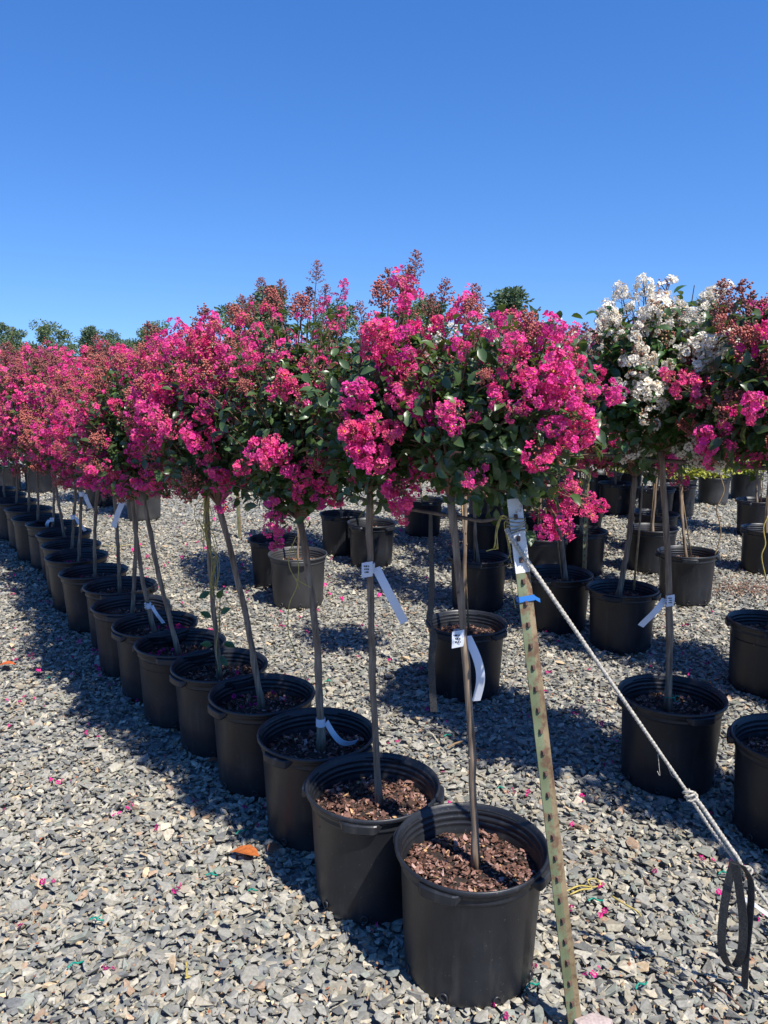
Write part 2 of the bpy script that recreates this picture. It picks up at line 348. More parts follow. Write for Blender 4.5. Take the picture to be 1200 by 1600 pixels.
# ------------------------------------------------------------------ ground and gravel
def ground_mat():
    M=bpy.data.materials.new('gravel_bed'); M.use_nodes=True; n=M.node_tree; L=n.links; p=n.nodes['Principled BSDF']
    tc=n.nodes.new('ShaderNodeTexCoord'); vo=n.nodes.new('ShaderNodeTexVoronoi'); vo.inputs['Scale'].default_value=32; L.new(tc.outputs['Object'],vo.inputs['Vector'])
    cr=n.nodes.new('ShaderNodeValToRGB'); sp=n.nodes.new('ShaderNodeSeparateColor'); L.new(vo.outputs['Color'],sp.inputs[0]); L.new(sp.outputs[0],cr.inputs[0])
    e=cr.color_ramp.elements; e[0].position=0; e[0].color=(.13,.14,.14,1); e[1].position=1; e[1].color=(.36,.33,.27,1)
    x=cr.color_ramp.elements.new(.5); x.color=(.23,.235,.22,1)
    L.new(cr.outputs[0],p.inputs['Base Color']); p.inputs['Roughness'].default_value=.85
    b=n.nodes.new('ShaderNodeBump'); b.inputs['Strength'].default_value=.9; b.inputs['Distance'].default_value=.02; b.invert=True; L.new(vo.outputs['Distance'],b.inputs['Height']); L.new(b.outputs[0],p.inputs['Normal'])
    return M
mb=MB(); s=1500
mb.faces([(-s,-s,-.012),(s,-s,-.012),(s,s,-.012),(-s,s,-.012)],[(0,1,2,3)])
tag(mb.build('ground',[ground_mat()]),kind='structure')
def rock_tpls(n,seed,npts=11):
    rng=random.Random(seed); out=[]
    for i in range(n):
        bm=bmesh.new()
        el=rng.uniform(.40,.82); th=rng.uniform(.12,.28)
        for k in range(npts):
            a=rng.uniform(0,6.283); r=rng.uniform(.75,1.0); z=rng.choice((-1,1))*rng.uniform(.6,1)
            sk=rng.uniform(.75,1)
            bm.verts.new((math.cos(a)*r*sk*.5,math.sin(a)*r*el*sk*.5,z*th*.5))
        bmesh.ops.convex_hull(bm,input=bm.verts[:],use_existing_faces=False)
        bmesh.ops.delete(bm,geom=[v for v in bm.verts if not v.link_faces],context='VERTS')
        bmesh.ops.dissolve_limit(bm,angle_limit=.12,verts=bm.verts[:],edges=bm.edges[:])
        bm.verts.index_update()
        V=[tuple(v.co) for v in bm.verts]; Fc=[tuple(v.index for v in f.verts) for f in bm.faces]; bm.free()
        m2=MB(); m2.faces(V,Fc,0,(1,1,1),False); out.append(m2.tpl())
    return out
ROCKS=rock_tpls(26,5)
ROCKS_LO=rock_tpls(14,9,8)
def stone_cols(rng,k):
    pal=np.array([[.24,.245,.225],[.30,.30,.27],[.37,.365,.315],[.16,.17,.17],[.29,.275,.22],[.42,.395,.32],[.22,.245,.22],[.48,.45,.37],[.34,.25,.18],[.52,.41,.27]])
    pr=np.array([.22,.2,.13,.14,.12,.07,.07,.02,.02,.01]); pr/=pr.sum()
    return pal[rng.choice(len(pal),k,p=pr)]*rng.uniform(.74,1.16,(k,1))*np.array([1.0,.94,.87])
def scatter_stones(mb,rng,X,Y,Z,size,tilt,tpls):
    k=len(X); ti=rng.integers(0,len(tpls),k)
    th=rng.random(k)*6.283; c,s_=np.cos(th),np.sin(th)
    Rz=np.zeros((k,3,3)); Rz[:,0,0]=c;Rz[:,0,1]=-s_;Rz[:,1,0]=s_;Rz[:,1,1]=c;Rz[:,2,2]=1
    ax=rng.normal(size=k)*tilt; ay=rng.normal(size=k)*tilt
    Rx=np.zeros((k,3,3)); Rx[:,0,0]=1;Rx[:,1,1]=np.cos(ax);Rx[:,1,2]=-np.sin(ax);Rx[:,2,1]=np.sin(ax);Rx[:,2,2]=np.cos(ax)
    Ry=np.zeros((k,3,3)); Ry[:,1,1]=1;Ry[:,0,0]=np.cos(ay);Ry[:,0,2]=np.sin(ay);Ry[:,2,0]=-np.sin(ay);Ry[:,2,2]=np.cos(ay)
    A=Ry@Rx@Rz*size[:,None,None]; C=stone_cols(rng,k); O=np.stack([X,Y,Z],-1)
    for i,T in enumerate(tpls):
        q=ti==i
        if q.any(): mb.many(T,A[q],O[q],C[q])
rng=np.random.default_rng(1); gm=MB()
def band(y0,y1,dens,szs,tilt,tpls,side=1.15,zj=.010):
    half=lambda y: y*.48*side+.5
    area=(half(y0)+half(y1))*(y1-y0); k=int(area*dens)
    Y=y0+(y1-y0)*rng.random(k); X=(rng.random(k)*2-1)*half(y1); q=abs(X)<half(Y); X=X[q];Y=Y[q];k=len(X)
    size=rng.uniform(*szs,k)*np.where(rng.random(k)<.12,1.35,1); Z=rng.uniform(-.006,zj,k)
    scatter_stones(gm,rng,X,Y,Z,size,tilt,tpls)
band(1.0,3.2,4800,(.020,.056),.24,ROCKS,1.7,zj=.016)
band(1.3,4.5,60,(.060,.085),.18,ROCKS,1.3,zj=.018)
band(3.2,5.5,3400,(.022,.056),.24,ROCKS_LO,1.5,zj=.014)
band(5.5,9,1900,(.028,.060),.36,ROCKS_LO,1.1)
band(9,15,800,(.035,.07),.34,ROCKS_LO,1.0)
tag(gm.build('gravel',[M_STONE]),'layer of loose angular grey slate gravel chips covering the ground','gravel',kind='stuff')
# ------------------------------------------------------------------ pot, mulch
POT_H=.351; RIM=.215
def lathe(mb, prof, n=72, mi=0, wav=None):
    V=[];Fc=[];m_=len(prof)
    for k in range(n):
        a=2*math.pi*k/n
        for (r,z) in prof:
            rr=r*(1+(wav(a) if wav else 0)*max(0,(z/POT_H))**3); V.append((rr*math.cos(a),rr*math.sin(a),z))
    for k in range(n):
        k2=(k+1)%n
        for j in range(m_-1): Fc.append((k*m_+j,k2*m_+j,k2*m_+j+1,k*m_+j+1))
    mb.faces(V,Fc,mi,(1,1,1),True)
def pot_mesh(seed=0, mats=None, segs=72):
    mb=MB(); ph=seed*1.3
    wav=lambda a: .010*math.sin(2*a+ph)+.006*math.sin(3*a+ph*2)
    H=POT_H
    outer=[(.0,.006),(.160,.006),(.166,.004),(.176,.010),(.180,.020),(.1815,.05),(.1853,.118),(.1858,.122),(.1860,.128),(.1950,.300),(.1975,.304),(.2005,.307),(.2005,.311),(.1990,.315),(.2010,.322),(.2045,.327),(.2055,.330),(.2055,.3345),(.2075,.337),(.2135,.338),(.2150,.3405),(.2155,.346),(.2140,.3505),(.2110,.352),(.2080,.3505),(.2065,.346)]
    inner=[(.2040,.344),(.2045,.338),(.1985,.3345),(.1978,.328),(.2018,.323),(.1955,.3185),(.1940,.311),(.1975,.307),(.1915,.302),(.1905,.297),(.1935,.293),(.1895,.288),(.1905,.25),(.180,.05),(.175,.02),(.0,.02)]
    lathe(mb,outer+inner,segs,0,wav)
    # drain holes with a moulded ring, round the foot of the wall
    for k in range(8):
        a=k*math.pi/4+.35; d=Vector((math.cos(a),math.sin(a),.02)).normalized(); c=Vector((math.cos(a)*.1815,math.sin(a)*.1815,.030))
        s=Vector((-math.sin(a),math.cos(a),0)); u=d.cross(s)*-1
        V=[];Fc=[];N_=14
        for j in range(N_):
            t=2*math.pi*j/N_; q=s*math.cos(t)+u*math.sin(t)
            V+= [c+q*.0125, c+q*.0122+d*.0035, c+q*.0088+d*.0035, c+q*.0080-d*.001]
        for j in range(N_):
            j2=(j+1)%N_
            for i in range(3): Fc.append((j*4+i,j2*4+i,j2*4+i+1,j*4+i+1))
        mb.faces(V,Fc,0,(1,1,1),True)
        mb.faces([c+(s*math.cos(2*math.pi*j/N_)+u*math.sin(2*math.pi*j/N_))*.0086+d*.0012 for j in range(N_)],[tuple(range(N_))],1)
    return mb.mesh('pot',[mats or M_POT,M_HOLE])
def handle_mesh(a0, span=.62, mats=None):
    """grip moulded under the rim lip: a thicker arc whose ends run out in a slope"""
    mb=MB(); V=[];Fc=[]; n=16
    for i in range(n+1):
        t=i/n; a=a0-span/2+span*t; e=min(1,min(t,1-t)/.14)
        ro=.2085+.0165*e; zb=.326-.016*e
        sec=[(.200,.338),(ro-.003,.3385),(ro,.3355),(ro+.0005,zb+.004),(ro-.003,zb),(.200,zb+.002)]
        V+=[(r*math.cos(a),r*math.sin(a),z) for r,z in sec]
    for i in range(n):
        for j in range(6): j2=(j+1)%6; Fc.append((i*6+j,i*6+6+j,i*6+6+j2,i*6+j2))
    Fc.append((0,1,2,3,4,5)); Fc.append(tuple(n*6+j for j in (5,4,3,2,1,0)))
    mb.faces(V,Fc,0,(1,1,1),False); return mb.mesh('handle',[mats or M_POT])
def chip_tpls():
    rng=random.Random(3); out=[]
    for i in range(14):
        bm=bmesh.new(); el=rng.uniform(.3,.8)
        for k in range(8):
            a=rng.uniform(0,6.283); r=rng.uniform(.6,1)
            bm.verts.new((math.cos(a)*r*.5,math.sin(a)*r*el*.5,rng.choice((-1,1))*rng.uniform(.04,.1)+.12*math.cos(a)**2))
        bmesh.ops.convex_hull(bm,input=bm.verts[:],use_existing_faces=False)
        bmesh.ops.delete(bm,geom=[v for v in bm.verts if not v.link_faces],context='VERTS'); bm.verts.index_update()
        V=[tuple(v.co) for v in bm.verts]; Fc=[tuple(v.index for v in f.verts) for f in bm.faces]; bm.free()
        m2=MB(); m2.faces(V,Fc); out.append(m2.tpl())
    return out
CHIPS=chip_tpls()
def mulch_mesh(seed,k,z0=.280,petals=0,pale=.0,R_=.192):
    rng=np.random.default_rng(seed); mb=MB()
    n=28; V=[(0,0,z0+.004)]+[(R_*math.cos(2*math.pi*i/n),R_*math.sin(2*math.pi*i/n),z0-.012) for i in range(n)]
    mb.faces(V,[(0,1+i,1+(i+1)%n) for i in range(n)],1)
    r=R_*.97*np.sqrt(rng.random(k)); a=rng.random(k)*6.283; sz=rng.uniform(.009,.026,k)*np.where(rng.random(k)<.08,1.8,1)
    r=np.minimum(r,R_*.99-sz*.35)
    X=r*np.cos(a); Y=r*np.sin(a); Z=z0+.008*np.sin(X*40+seed)*np.cos(Y*35)+rng.uniform(-.006,.010,k)-.012*(r/R_)**3
    A=rand_rot(rng,k); flat=frames(np.c_[rng.normal(size=(k,2)),rng.normal(size=k)*.3],np.c_[rng.normal(size=(k,2))*.45,np.ones(k)]); A=flat*sz[:,None,None]
    pal=np.array([[.12,.058,.040],[.17,.088,.065],[.24,.13,.10],[.06,.034,.025],[.33,.20,.16],[.46,.28,.14],[.36,.24,.21]])
    p=np.array([.27,.24,.16,.17,.08,.03+pale,.05]); p/=p.sum()
    C=pal[rng.choice(7,k,p=p)]*rng.uniform(.75,1.2,(k,1)); O=np.stack([X,Y,Z],-1); ti=rng.integers(0,len(CHIPS),k)
    for i,T in enumerate(CHIPS):
        q=ti==i; mb.many(T,A[q],O[q],C[q])
    if petals:
        r=R_*.9*np.sqrt(rng.random(petals)); a=rng.normal(size=petals)*.9+.8; X=r*np.cos(a);Y=r*np.sin(a)
        for x,y in zip(X,Y):
            A=rand_rot(rng,1)*.011; mb.many(FLO[0][rng.integers(1,5)],A,np.array([[x,y,z0+.012]]),(PINK*rng.uniform(.5,1))[None],2)
    return mb.mesh('mulch',[M_CHIP,M_SOIL,M_PETAL])
POTS=[pot_mesh(i) for i in range(4)]; POTG=pot_mesh(5,M_POTG); HAND=[handle_mesh(a) for a in (.3,1.87,3.44,5.01)]; HANDG=[handle_mesh(a,mats=M_POTG) for a in (.3,3.44)]
MULCH=[mulch_mesh(1,1500),mulch_mesh(2,1500),mulch_mesh(3,900),mulch_mesh(4,900,petals=9)]
MULCH_PET=mulch_mesh(6,900,petals=60); MULCH_FAR=[mulch_mesh(7,420),mulch_mesh(8,420,pale=.12),mulch_mesh(9,420,petals=10)]; MULCH_PALE=mulch_mesh(10,600,pale=.3)
# ------------------------------------------------------------------ crowns
def crown(seed, top, c, rad, nb, nleaf, kinds, manual=None, lod=0, leafcol=(.047,.084,.026), size=1.0, topgrow=.12, leaf_len=(.034,.056), bottom=-.62):
    """returns branch MB, foliage MB and truss placements; everything relative to the trunk top.
    c centre offset, rad radii, nb branch tips; kinds: list of (kind, weight)"""
    rng=np.random.default_rng(seed); br=MB(); lf=MB(); place=[]
    c=np.array(c,float); rad=np.array(rad,float)
    ks=[k for k,_ in kinds]; kw=np.array([w_ for _,w_ in kinds],float); kw/=kw.sum()
    tips=[]
    g=math.pi*(3-math.sqrt(5)); off=rng.random()*6.28
    for i in range(nb):
        z=1-(i+.5)/nb*(1-bottom); a=i*g+off; rr=math.sqrt(max(0,1-z*z)); d=np.array([rr*math.cos(a),rr*math.sin(a),z])+rng.normal(size=3)*.12
        d/=np.linalg.norm(d); k=1+rng.normal()*.07
        if d[2]>.45: k+=topgrow*rng.random()*2*(d[2]-.45)
        if rng.random()<.25: k*=.8
        tips.append((d,c+rad*d*k,None))
    n_in=int(nb*.5)
    for i in range(n_in):   # short inner shoots that fill the crown
        d=rng.normal(size=3); d/=np.linalg.norm(d); 
        if d[2]<bottom: d[2]=abs(d[2])
        tips.append((d,c+rad*d*rng.uniform(.35,.75),'none'))
    for (p,d,kind,s_) in (manual or []):
        tips.append((np.array(d,float),np.array(p,float),(kind,s_)))
    org=np.array([0,0,0.])
    P=[];D=[];U=[]
    for d,e,force in tips:
        # limb leaves the fork, rises, then runs out to the tip
        ctrl=org+np.array([0,0,.02])+(e-org)*.45+np.array([0,0,.08*rad[2]/.35])*(1 if e[2]>0 else .3)+rng.normal(size=3)*.02
        n=7; ts=np.linspace(0,1,n); pts=[(1-t)**2*org+2*t*(1-t)*ctrl+t*t*e for t in ts]
        if force is None or isinstance(force,tuple): tube(br,pts,[.0050*(1-t)**1.2+.0016 for t in ts],5,0,cap=False)
        pts=np.array(pts)
        k=nleaf if lod==0 else max(4,int(nleaf*.6))
        if isinstance(force,tuple): k=int(k*.9)
        tt=rng.uniform(.30,.88 if not(isinstance(force,tuple) and force[0]=='spire') else .75,k)**.8; idx=np.minimum((tt*(n-1)).astype(int),n-2); fr=tt*(n-1)-idx
        q=pts[idx]*(1-fr[:,None])+pts[idx+1]*fr[:,None]; tan=(pts[idx+1]-pts[idx]); tan/=np.linalg.norm(tan,axis=1)[:,None]+1e-9
        q=q+rng.normal(size=q.shape)*(.030*(.5+tt[:,None]))
        side=np.cross(tan,rng.normal(size=q.shape)); side/=np.linalg.norm(side,axis=1)[:,None]+1e-9
        ld=side*.8+tan*.45+np.array([0,0,-.05])+rng.normal(size=q.shape)*.15
        up=np.array([0,0,.9])+(q-c)/rad*.75+rng.normal(size=q.shape)*.35
        nq=np.linalg.norm((q-c)/rad,axis=1); keep=nq<(1.25 if isinstance(force,tuple) and e[2]<0 else 1.08)
        q,ld,up=q[keep],ld[keep],up[keep]
        P.append(q);D.append(ld);U.append(up)
        if force=='none': continue
        if isinstance(force,tuple): kind,s_=force
        else:
            kind=ks[rng.choice(len(ks),p=kw)]
            if kind=='none': continue
            if d[2]>.6 and rng.random()<.30 and kind in('pink','pinkbud','budball'): kind='spire'
            if kind=='spire' and d[2]<.1: kind='budball'
            s_=rng.uniform(.75,1.15)*size
        ax=d*np.array([1,1,.6])+np.array([0,0,.55])+rng.normal(size=3)*.15
        if e[2]<.05: ax[2]-=.55
        ax/=np.linalg.norm(ax)
        place.append((kind,rng.integers(0,100),e-ax*.085*s_,ax,s_,rng.random()*6.28))
    P=np.concatenate(P);D=np.concatenate(D);U=np.concatenate(U); k=len(P)
    A=frames(D,U)*rng.uniform(*leaf_len,k)[:,None,None]*(1 if lod==0 else 1.25); lc=np.array(leafcol)*rng.uniform(.7,1.35,(k,1))*np.array([1,1,1])
    yl=rng.random(k)<.06; lc[yl]*=np.array([1.9,1.7,1.1])
    lf.many(LEAF if lod==0 else LEAF1,A,P,lc)
    return br,lf,place
def place_matrix(pl):
    kind,idx,e,ax,s_,rot=pl
    z=Vector(ax); q=z.to_track_quat('Z','Y').to_matrix().to_4x4(); return Matrix.Translation(Vector(e))@q@Matrix.Rotation(rot,4,'Z')@Matrix.Diagonal((s_,s_,s_,1))
CROWNS={}
def get_crown(key, **kw):
    if key in CROWNS: return CROWNS[key]
    br,lf,pl=crown(**kw)
    lod=kw.get('lod',0)
    res={'branches':br.mesh('branches',[M_STEM]),'foliage':lf.mesh('foliage',[M_LEAF]),'place':pl,'lod':lod}
    if lod==1:
        fm=MB()
        for p in pl:
            T=L1[p[0]][p[1]%len(L1[p[0]])]; Mx=place_matrix(p); A=np.array(Mx.to_3x3())[None]; O=np.array(Mx.translation)[None]; fm.many(T,A,O)
        res['flowers']=fm.mesh('flowers',PM)
    CROWNS[key]=res; return res
GR=None
def tag_strip(root, p, t, side, L=.2, w_=.024, hang=(0,0,-1), curl=.3, text=True, flag=True, sag=0.0, bow=0.0):
    """white printed loop label round the trunk with its long tail hanging"""
    p=Vector(p); mb=MB(); n=14; r=.0165
    pts=[];
    for k in range(n+1):
        a=2*math.pi*k/n; pts.append(p+Vector((math.cos(a)*r,math.sin(a)*r,0)))
    ribbon(mb,pts,(0,0,1),.030,0,.0012)
    s=Vector(side).normalized(); h=Vector(hang).normalized()
    q=p+s*r; tail=[q+s*.004]
    for k in range(1,19):
        u=k/18; tail.append(q+s*(.004+.10*curl*math.sin(u*1.3))+h*L*u+Vector((0,-.012*math.sin(u*4),0))+Vector((0,0,-sag*math.sin(math.pi*u)))+Vector((bow*math.sin(math.pi*u),0,0)))
    wd=h.cross(Vector((0,1,0))).normalized() if abs(h.y)<.9 else Vector((1,0,0))
    ribbon(mb,tail,wd,w_,0,.0010)
    # the free end of the loop, a small square flag on the camera side
    f=p+Vector((-.006,-r-.004,0))
    if flag and text: ribbon(mb,[f+Vector((0,0,.022)),f+Vector((0,-.002,-.004)),f+Vector((0,0,-.024))],(1,.25,.12),.034,0,.0012)
    lab=mb.build('tag',[M_TAG],root)
    if text:
        m2=MB(); f=f if flag else f+Vector((0,.002,0)); rr=random.Random(int(abs(p.x)*1000))
        for row in range(3):
            x=-.017
            while x<.006:
                l_=rr.uniform(.002,.005); a=f+Vector((x,-.0042,.010-row*.009)); ribbon(m2,[a+Vector((0,0,.0022)),a+Vector((0,0,-.0022))],(1,.15,0),l_,0,.0006); x+=l_+.0016
        m2.build('print',[M_INK],lab)
    return lab
TREES=[]
def make_tree(label, x, y, top, crown_key, rotz=0, pot=0, mulch=None, near=True, trunk_r=.0112, base_off=(0,0), scale=1.0, grey=False, tagp=None, kinds='pink', name='potted_crape_myrtle', mid=None, pot_s=1.0, group=None, canes=0, handles=True, hide_pot=False):
    root=empty(name,(x,y,0)); tag(root,label,'potted tree',group or 'potted crape myrtle trees on the gravel')
    po=obj('pot',POTG if grey else POTS[pot%4],root); tl=random.Random(int(x*311+y*71)); po.rotation_euler=(0 if near=='fixed' else tl.uniform(-.02,.02),0 if near=='fixed' else tl.uniform(-.02,.02),rotz); po.scale=(pot_s,pot_s,pot_s*1.07)
    if handles:
        for hm in (HANDG if grey else HAND):
            h=obj('handle',hm,po)
    mu=obj('mulch',mulch or MULCH[pot%4],root); mu.rotation_euler=(0,0,rotz*2.3); mu.scale=(pot_s,pot_s,pot_s*1.07)
    top=Vector(top)-Vector((x,y,0)); b=Vector((base_off[0],base_off[1],.288*pot_s))
    mb=MB(); rr=random.Random(int(x*977+y*131)); n=16; pts=[]; rad=[]
    bend=Vector((rr.uniform(-.02,.02),rr.uniform(-.02,.02),0)) if mid is None else Vector(mid)
    for i in range(n+1):
        t=i/n; p=b.lerp(top,t)+bend*math.sin(math.pi*t)+Vector((rr.uniform(-1,1),rr.uniform(-1,1),0))*.0022
        pts.append(p); rad.append(trunk_r*(1.0+.45*max(0,1-t*9)-.12*t+(.16 if rr.random()<.22 else 0)))
    tube(mb,pts,rad,10,0)
    # a few pruned knots on the stem
    for k in range(5):
        i=rr.randint(3,n-2); a=rr.uniform(0,6.28); d=Vector((math.cos(a),math.sin(a),.5)); tube(mb,[pts[i],pts[i]+d*(trunk_r+.004)],[.0045,.003],6,0)
    mb.build('trunk',[M_BARK],root)
    if canes:
        for k in range(canes):
            m2=MB(); a=b+Vector((rr.uniform(-.035,.035),rr.uniform(-.03,-.005),0)); e=top+Vector((rr.uniform(-.05,.05),-.01,.02)); tube(m2,[a,a.lerp(e,.5),e],[.0045,.004,.0035],7,0)
            m2.build('cane',[M_BAMBOO],root)
    cr=get_crown(*crown_key) if isinstance(crown_key,tuple) else CROWNS[crown_key]
    rot=0 if near=='fixed' else rotz*1.7
    Mt=Matrix.Translation(top)@Matrix.Rotation(rot,4,'Z')@Matrix.Diagonal((scale,)*3+(1,))
    for nm in ('branches','foliage'):
        o=obj(nm,cr[nm],root); o.matrix_local=Mt
    if cr['lod']==1:
        o=obj('flowers',cr['flowers'],root); o.matrix_local=Mt
    else:
        for p in cr['place']:
            nm='bud_spike' if p[0] in ('spire','budball') else 'flower_cluster'
            T=TPL[p[0]]; o=obj(nm,T[p[1]%len(T)][1],root); o.matrix_local=Mt@place_matrix(p)
    if tagp:
        for tp in tagp: tag_strip(root,Vector(tp[0])-Vector((x,y,0)),None,**tp[1])
    TREES.append(root); return root

# trusses read off the photograph for the four nearest crowns: (u, v, size in px, kind)
def z3(x,y,s_,k='pink'): return (550+x/2.667,380+y/2.667,s_/2.667,k)
def z2(x,y,s_,k='pink'): return (250+x/3.429,400+y/3.429,s_/3.429,k)
MAN=[z3(265,75,110,'spire'),z3(235,130,130,'spire'),z3(150,150,130,'spire'),z3(120,220,120,'budball'),z3(390,175,110,'spire'),z3(515,215,110,'spire'),z3(330,230,120,'spire'),z3(210,290,160),z3(200,200,120,'budball'),
 z3(100,430,150),z3(210,450,130),z3(150,380,120),z3(460,290,110),z3(340,370,100),z3(500,280,100,'budball'),z3(610,380,110),z3(680,480,140),z3(460,450,70),z3(800,430,160),z3(870,440,110),z3(720,580,120),z3(830,560,170),z3(930,520,80),
 z3(600,640,100),z3(760,640,150),z3(50,630,120),z3(200,650,120),z3(440,710,130),z3(310,740,150),z3(380,820,130),z3(60,860,160),z3(170,790,110),z3(330,910,150),z3(200,1010,170),z3(200,1090,100),z3(770,880,150),z3(890,985,60),
 z3(510,970,100),z3(1010,640,130),z3(1085,640,80),z3(940,720,150),z3(960,800,130),z3(890,830,100),z3(850,1140,150),z3(800,1190,80),z3(960,1100,90),z3(1025,1085,80),z3(730,340,120,'budball'),z3(760,390,110,'budball'),z3(560,560,80,'budball'),z3(520,370,110,'pinkbud'),z3(640,540,90,'pinkbud'),z3(870,680,120),z3(860,600,120),z3(420,760,100),z3(250,680,110),z3(120,900,120),z3(10,780,120),z3(100,760,110),z3(900,640,110),z3(830,760,100),z3(680,700,90,'pinkbud'),z3(240,560,70,'pinkbud'),
 z2(840,70,110,'spire'),z2(540,130,100,'spire'),z2(650,170,110,'spire'),z2(440,235,110,'spire'),z2(800,190,150,'spire'),z2(490,250,110,'spire'),z2(380,290,100,'spire'),z2(740,240,160,'spire'),z2(890,170,90,'spire'),z2(600,240,130,'budball'),z2(420,330,120,'budball'),z2(1070,280,110,'spire'),
 z2(280,420,90),z2(70,490,130),z2(160,500,130,'pinkbud'),z2(760,280,130,'budball'),z2(970,200,80),z2(870,300,90),z2(640,540,130,'pinkbud'),z2(960,350,90),z2(500,550,110),z2(290,640,140),z2(360,460,150,'pinkbud'),z2(500,420,140,'pinkbud'),z2(600,360,120,'pinkbud'),z2(1150,490,150),
 z2(650,720,160,'pinkbud'),z2(740,780,150,'pinkbud'),z2(680,690,130),z2(1060,760,170),z2(950,700,100),z2(1050,930,150),z2(1100,1040,170),z2(1130,1100,120),z2(530,1030,140),z2(640,1040,140),z2(590,1080,140),z2(440,1130,110),z2(690,1130,110),z2(760,1180,130),z2(880,1210,120),z2(930,1290,100),z2(840,1290,90),z2(740,1270,90),
 z2(200,1000,130),z2(160,950,100),z2(60,950,80),z2(620,1380,130),z2(640,1470,120),z2(600,1330,90),z2(350,1340,90),z2(910,960,80),z2(290,950,90),z2(230,860,110),z2(300,740,130,'pinkbud'),z2(420,620,120,'pinkbud'),z2(160,700,110,'pinkbud'),z2(460,700,100,'budball'),z2(250,800,90),z2(600,1000,100),z2(330,1190,80),z2(1000,840,90,'pinkbud')]
MAN=[(u,v,sz,k,('P1' if u>733 or (u>700 and v>520) else 'P2' if u>540 else 'P3' if u>352 else 'P4')) for u,v,sz,k in MAN]
P={'P1':(.2470,2.030),'P2':(-.0284,2.354),'P3':(-.238,2.726),'P4':(-.490,3.085),'P5':(-.726,3.41),'P6':(-.977,3.70),'P7':(-1.181,4.00),'P8':(-1.410,4.33),'P9':(-1.611,4.752),'P10':(-1.886,5.10),'P11':(-2.163,5.536),
 'P12':(-2.355,5.91),'P13':(-2.581,6.366),'P14':(-2.844,6.748),'P15':(-3.098,7.05),'P16':(-3.376,7.50),'P17':(-3.70,7.95),'P18':(-4.0,8.37),'P19':(-4.32,8.80)}
def ell(cpx,cpy,Y,rx,ry,rz): c=at(cpx,cpy,Y); return c,Vector((rx,ry,rz))
ELL={'P1':ell(792,640,2.10,.275,.30,.262),'P2':ell(612,635,2.38,.255,.30,.300),'P3':ell(462,648,2.75,.285,.30,.350),'P4':ell(335,650,3.10,.27,.30,.335)}
TOP={'P1':at(704,775,2.09),'P2':at(577,770,2.37),'P3':at(470,815,2.74),'P4':at(342,790,3.09)}
def manual_for(k):
    c,r=ELL[k]; t=TOP[k]; outl=[]; rng=random.Random(hash(k)%7 if False else ord(k[1]))
    for u,v,sz,kind,own in MAN:
        if own!=k: continue
        Y=c.y-r.y*1.15; hit=False
        while Y<c.y-.02:
            p=at(u,v,Y); q=p-c
            if (q.x/r.x)**2+(q.y/r.y)**2+(q.z/r.z)**2<1.12: hit=True; break
            Y+=.01
        if not hit: p=at(u,v,c.y-.06-rng.random()*.06)
        if not hit and kind=='spire': p=at(u,v,c.y+rng.uniform(-.08,.1))
        sm=sz/F*p.y; q=p-c; d=Vector((q.x/r.x,q.y/r.y*.8,q.z/r.z)).normalized()
        if kind in('spire',): ax=Vector((d.x*.4,d.y*.25,1)).normalized(); s_=sm/.14; off=.12*s_
        else: ax=(d+Vector((0,0,.25))).normalized(); s_=sm/.105; off=.07*s_
        s_=max(.45,min(1.1,s_*1.0))
        e=p-ax*off*.9
        outl.append((tuple(e-t),tuple(ax),kind,s_,))
    return outl
def crown_fixed(key,seed,nb,nleaf,kinds,**kw):
    c,r=ELL[key]; t=TOP[key]; man=manual_for(key)
    br,lf,pl=crown(seed,None,tuple(c-t),tuple(r),nb,nleaf,kinds,manual=[(e,ax,k,s_) for e,ax,k,s_ in man],**kw)
    # hand-read trusses keep their own direction
    man_it=iter(man); np_=[]; auto=[q for q in pl]
    n_auto=len(auto)-len(man)
    for q in auto[:n_auto]:
        w=Vector(q[2])+t
        if q[0]=='spire' and key!='P4': continue
        if key!='P4' and w.y<c.y+.02 and w.z<c.z+r.z*.75: continue      # the camera side is already dressed from the photograph
        np_.append(q)
    for (e,ax,kind,s_),q in zip(man,auto[n_auto:]): np_.append((kind,q[1],np.array(e),np.array(ax),s_,q[5]))
    CROWNS[key]={'branches':br.mesh('branches',[M_STEM]),'foliage':lf.mesh('foliage',[M_LEAF]),'place':np_,'lod':0}
KP=[('pink',.32),('pinkbud',.22),('budball',.18),('none',.28)]
FX=dict(topgrow=-.06,bottom=-.85,leaf_len=(.028,.047))
crown_fixed('P1',11,84,24,KP,**FX); crown_fixed('P2',12,84,24,KP,**FX); crown_fixed('P3',13,92,24,KP,**FX); crown_fixed('P4',14,76,24,KP,**FX)
KL=[('pink',.24),('pinkbud',.28),('budball',.28),('none',.20)]
CV={}
for i in range(3): get_crown('L%d'%i,seed=31+i,top=None,c=(0,0,.33),rad=(.33,.33,.40),nb=96,nleaf=16,kinds=KL,bottom=-.85)
for i in range(3): get_crown('F%d'%i,seed=41+i,top=None,c=(0,0,.32),rad=(.34,.34,.40),nb=96,nleaf=15,kinds=KL,lod=1,bottom=-.85)
wt_=at(1032,705,3.105)
WMAN=[]
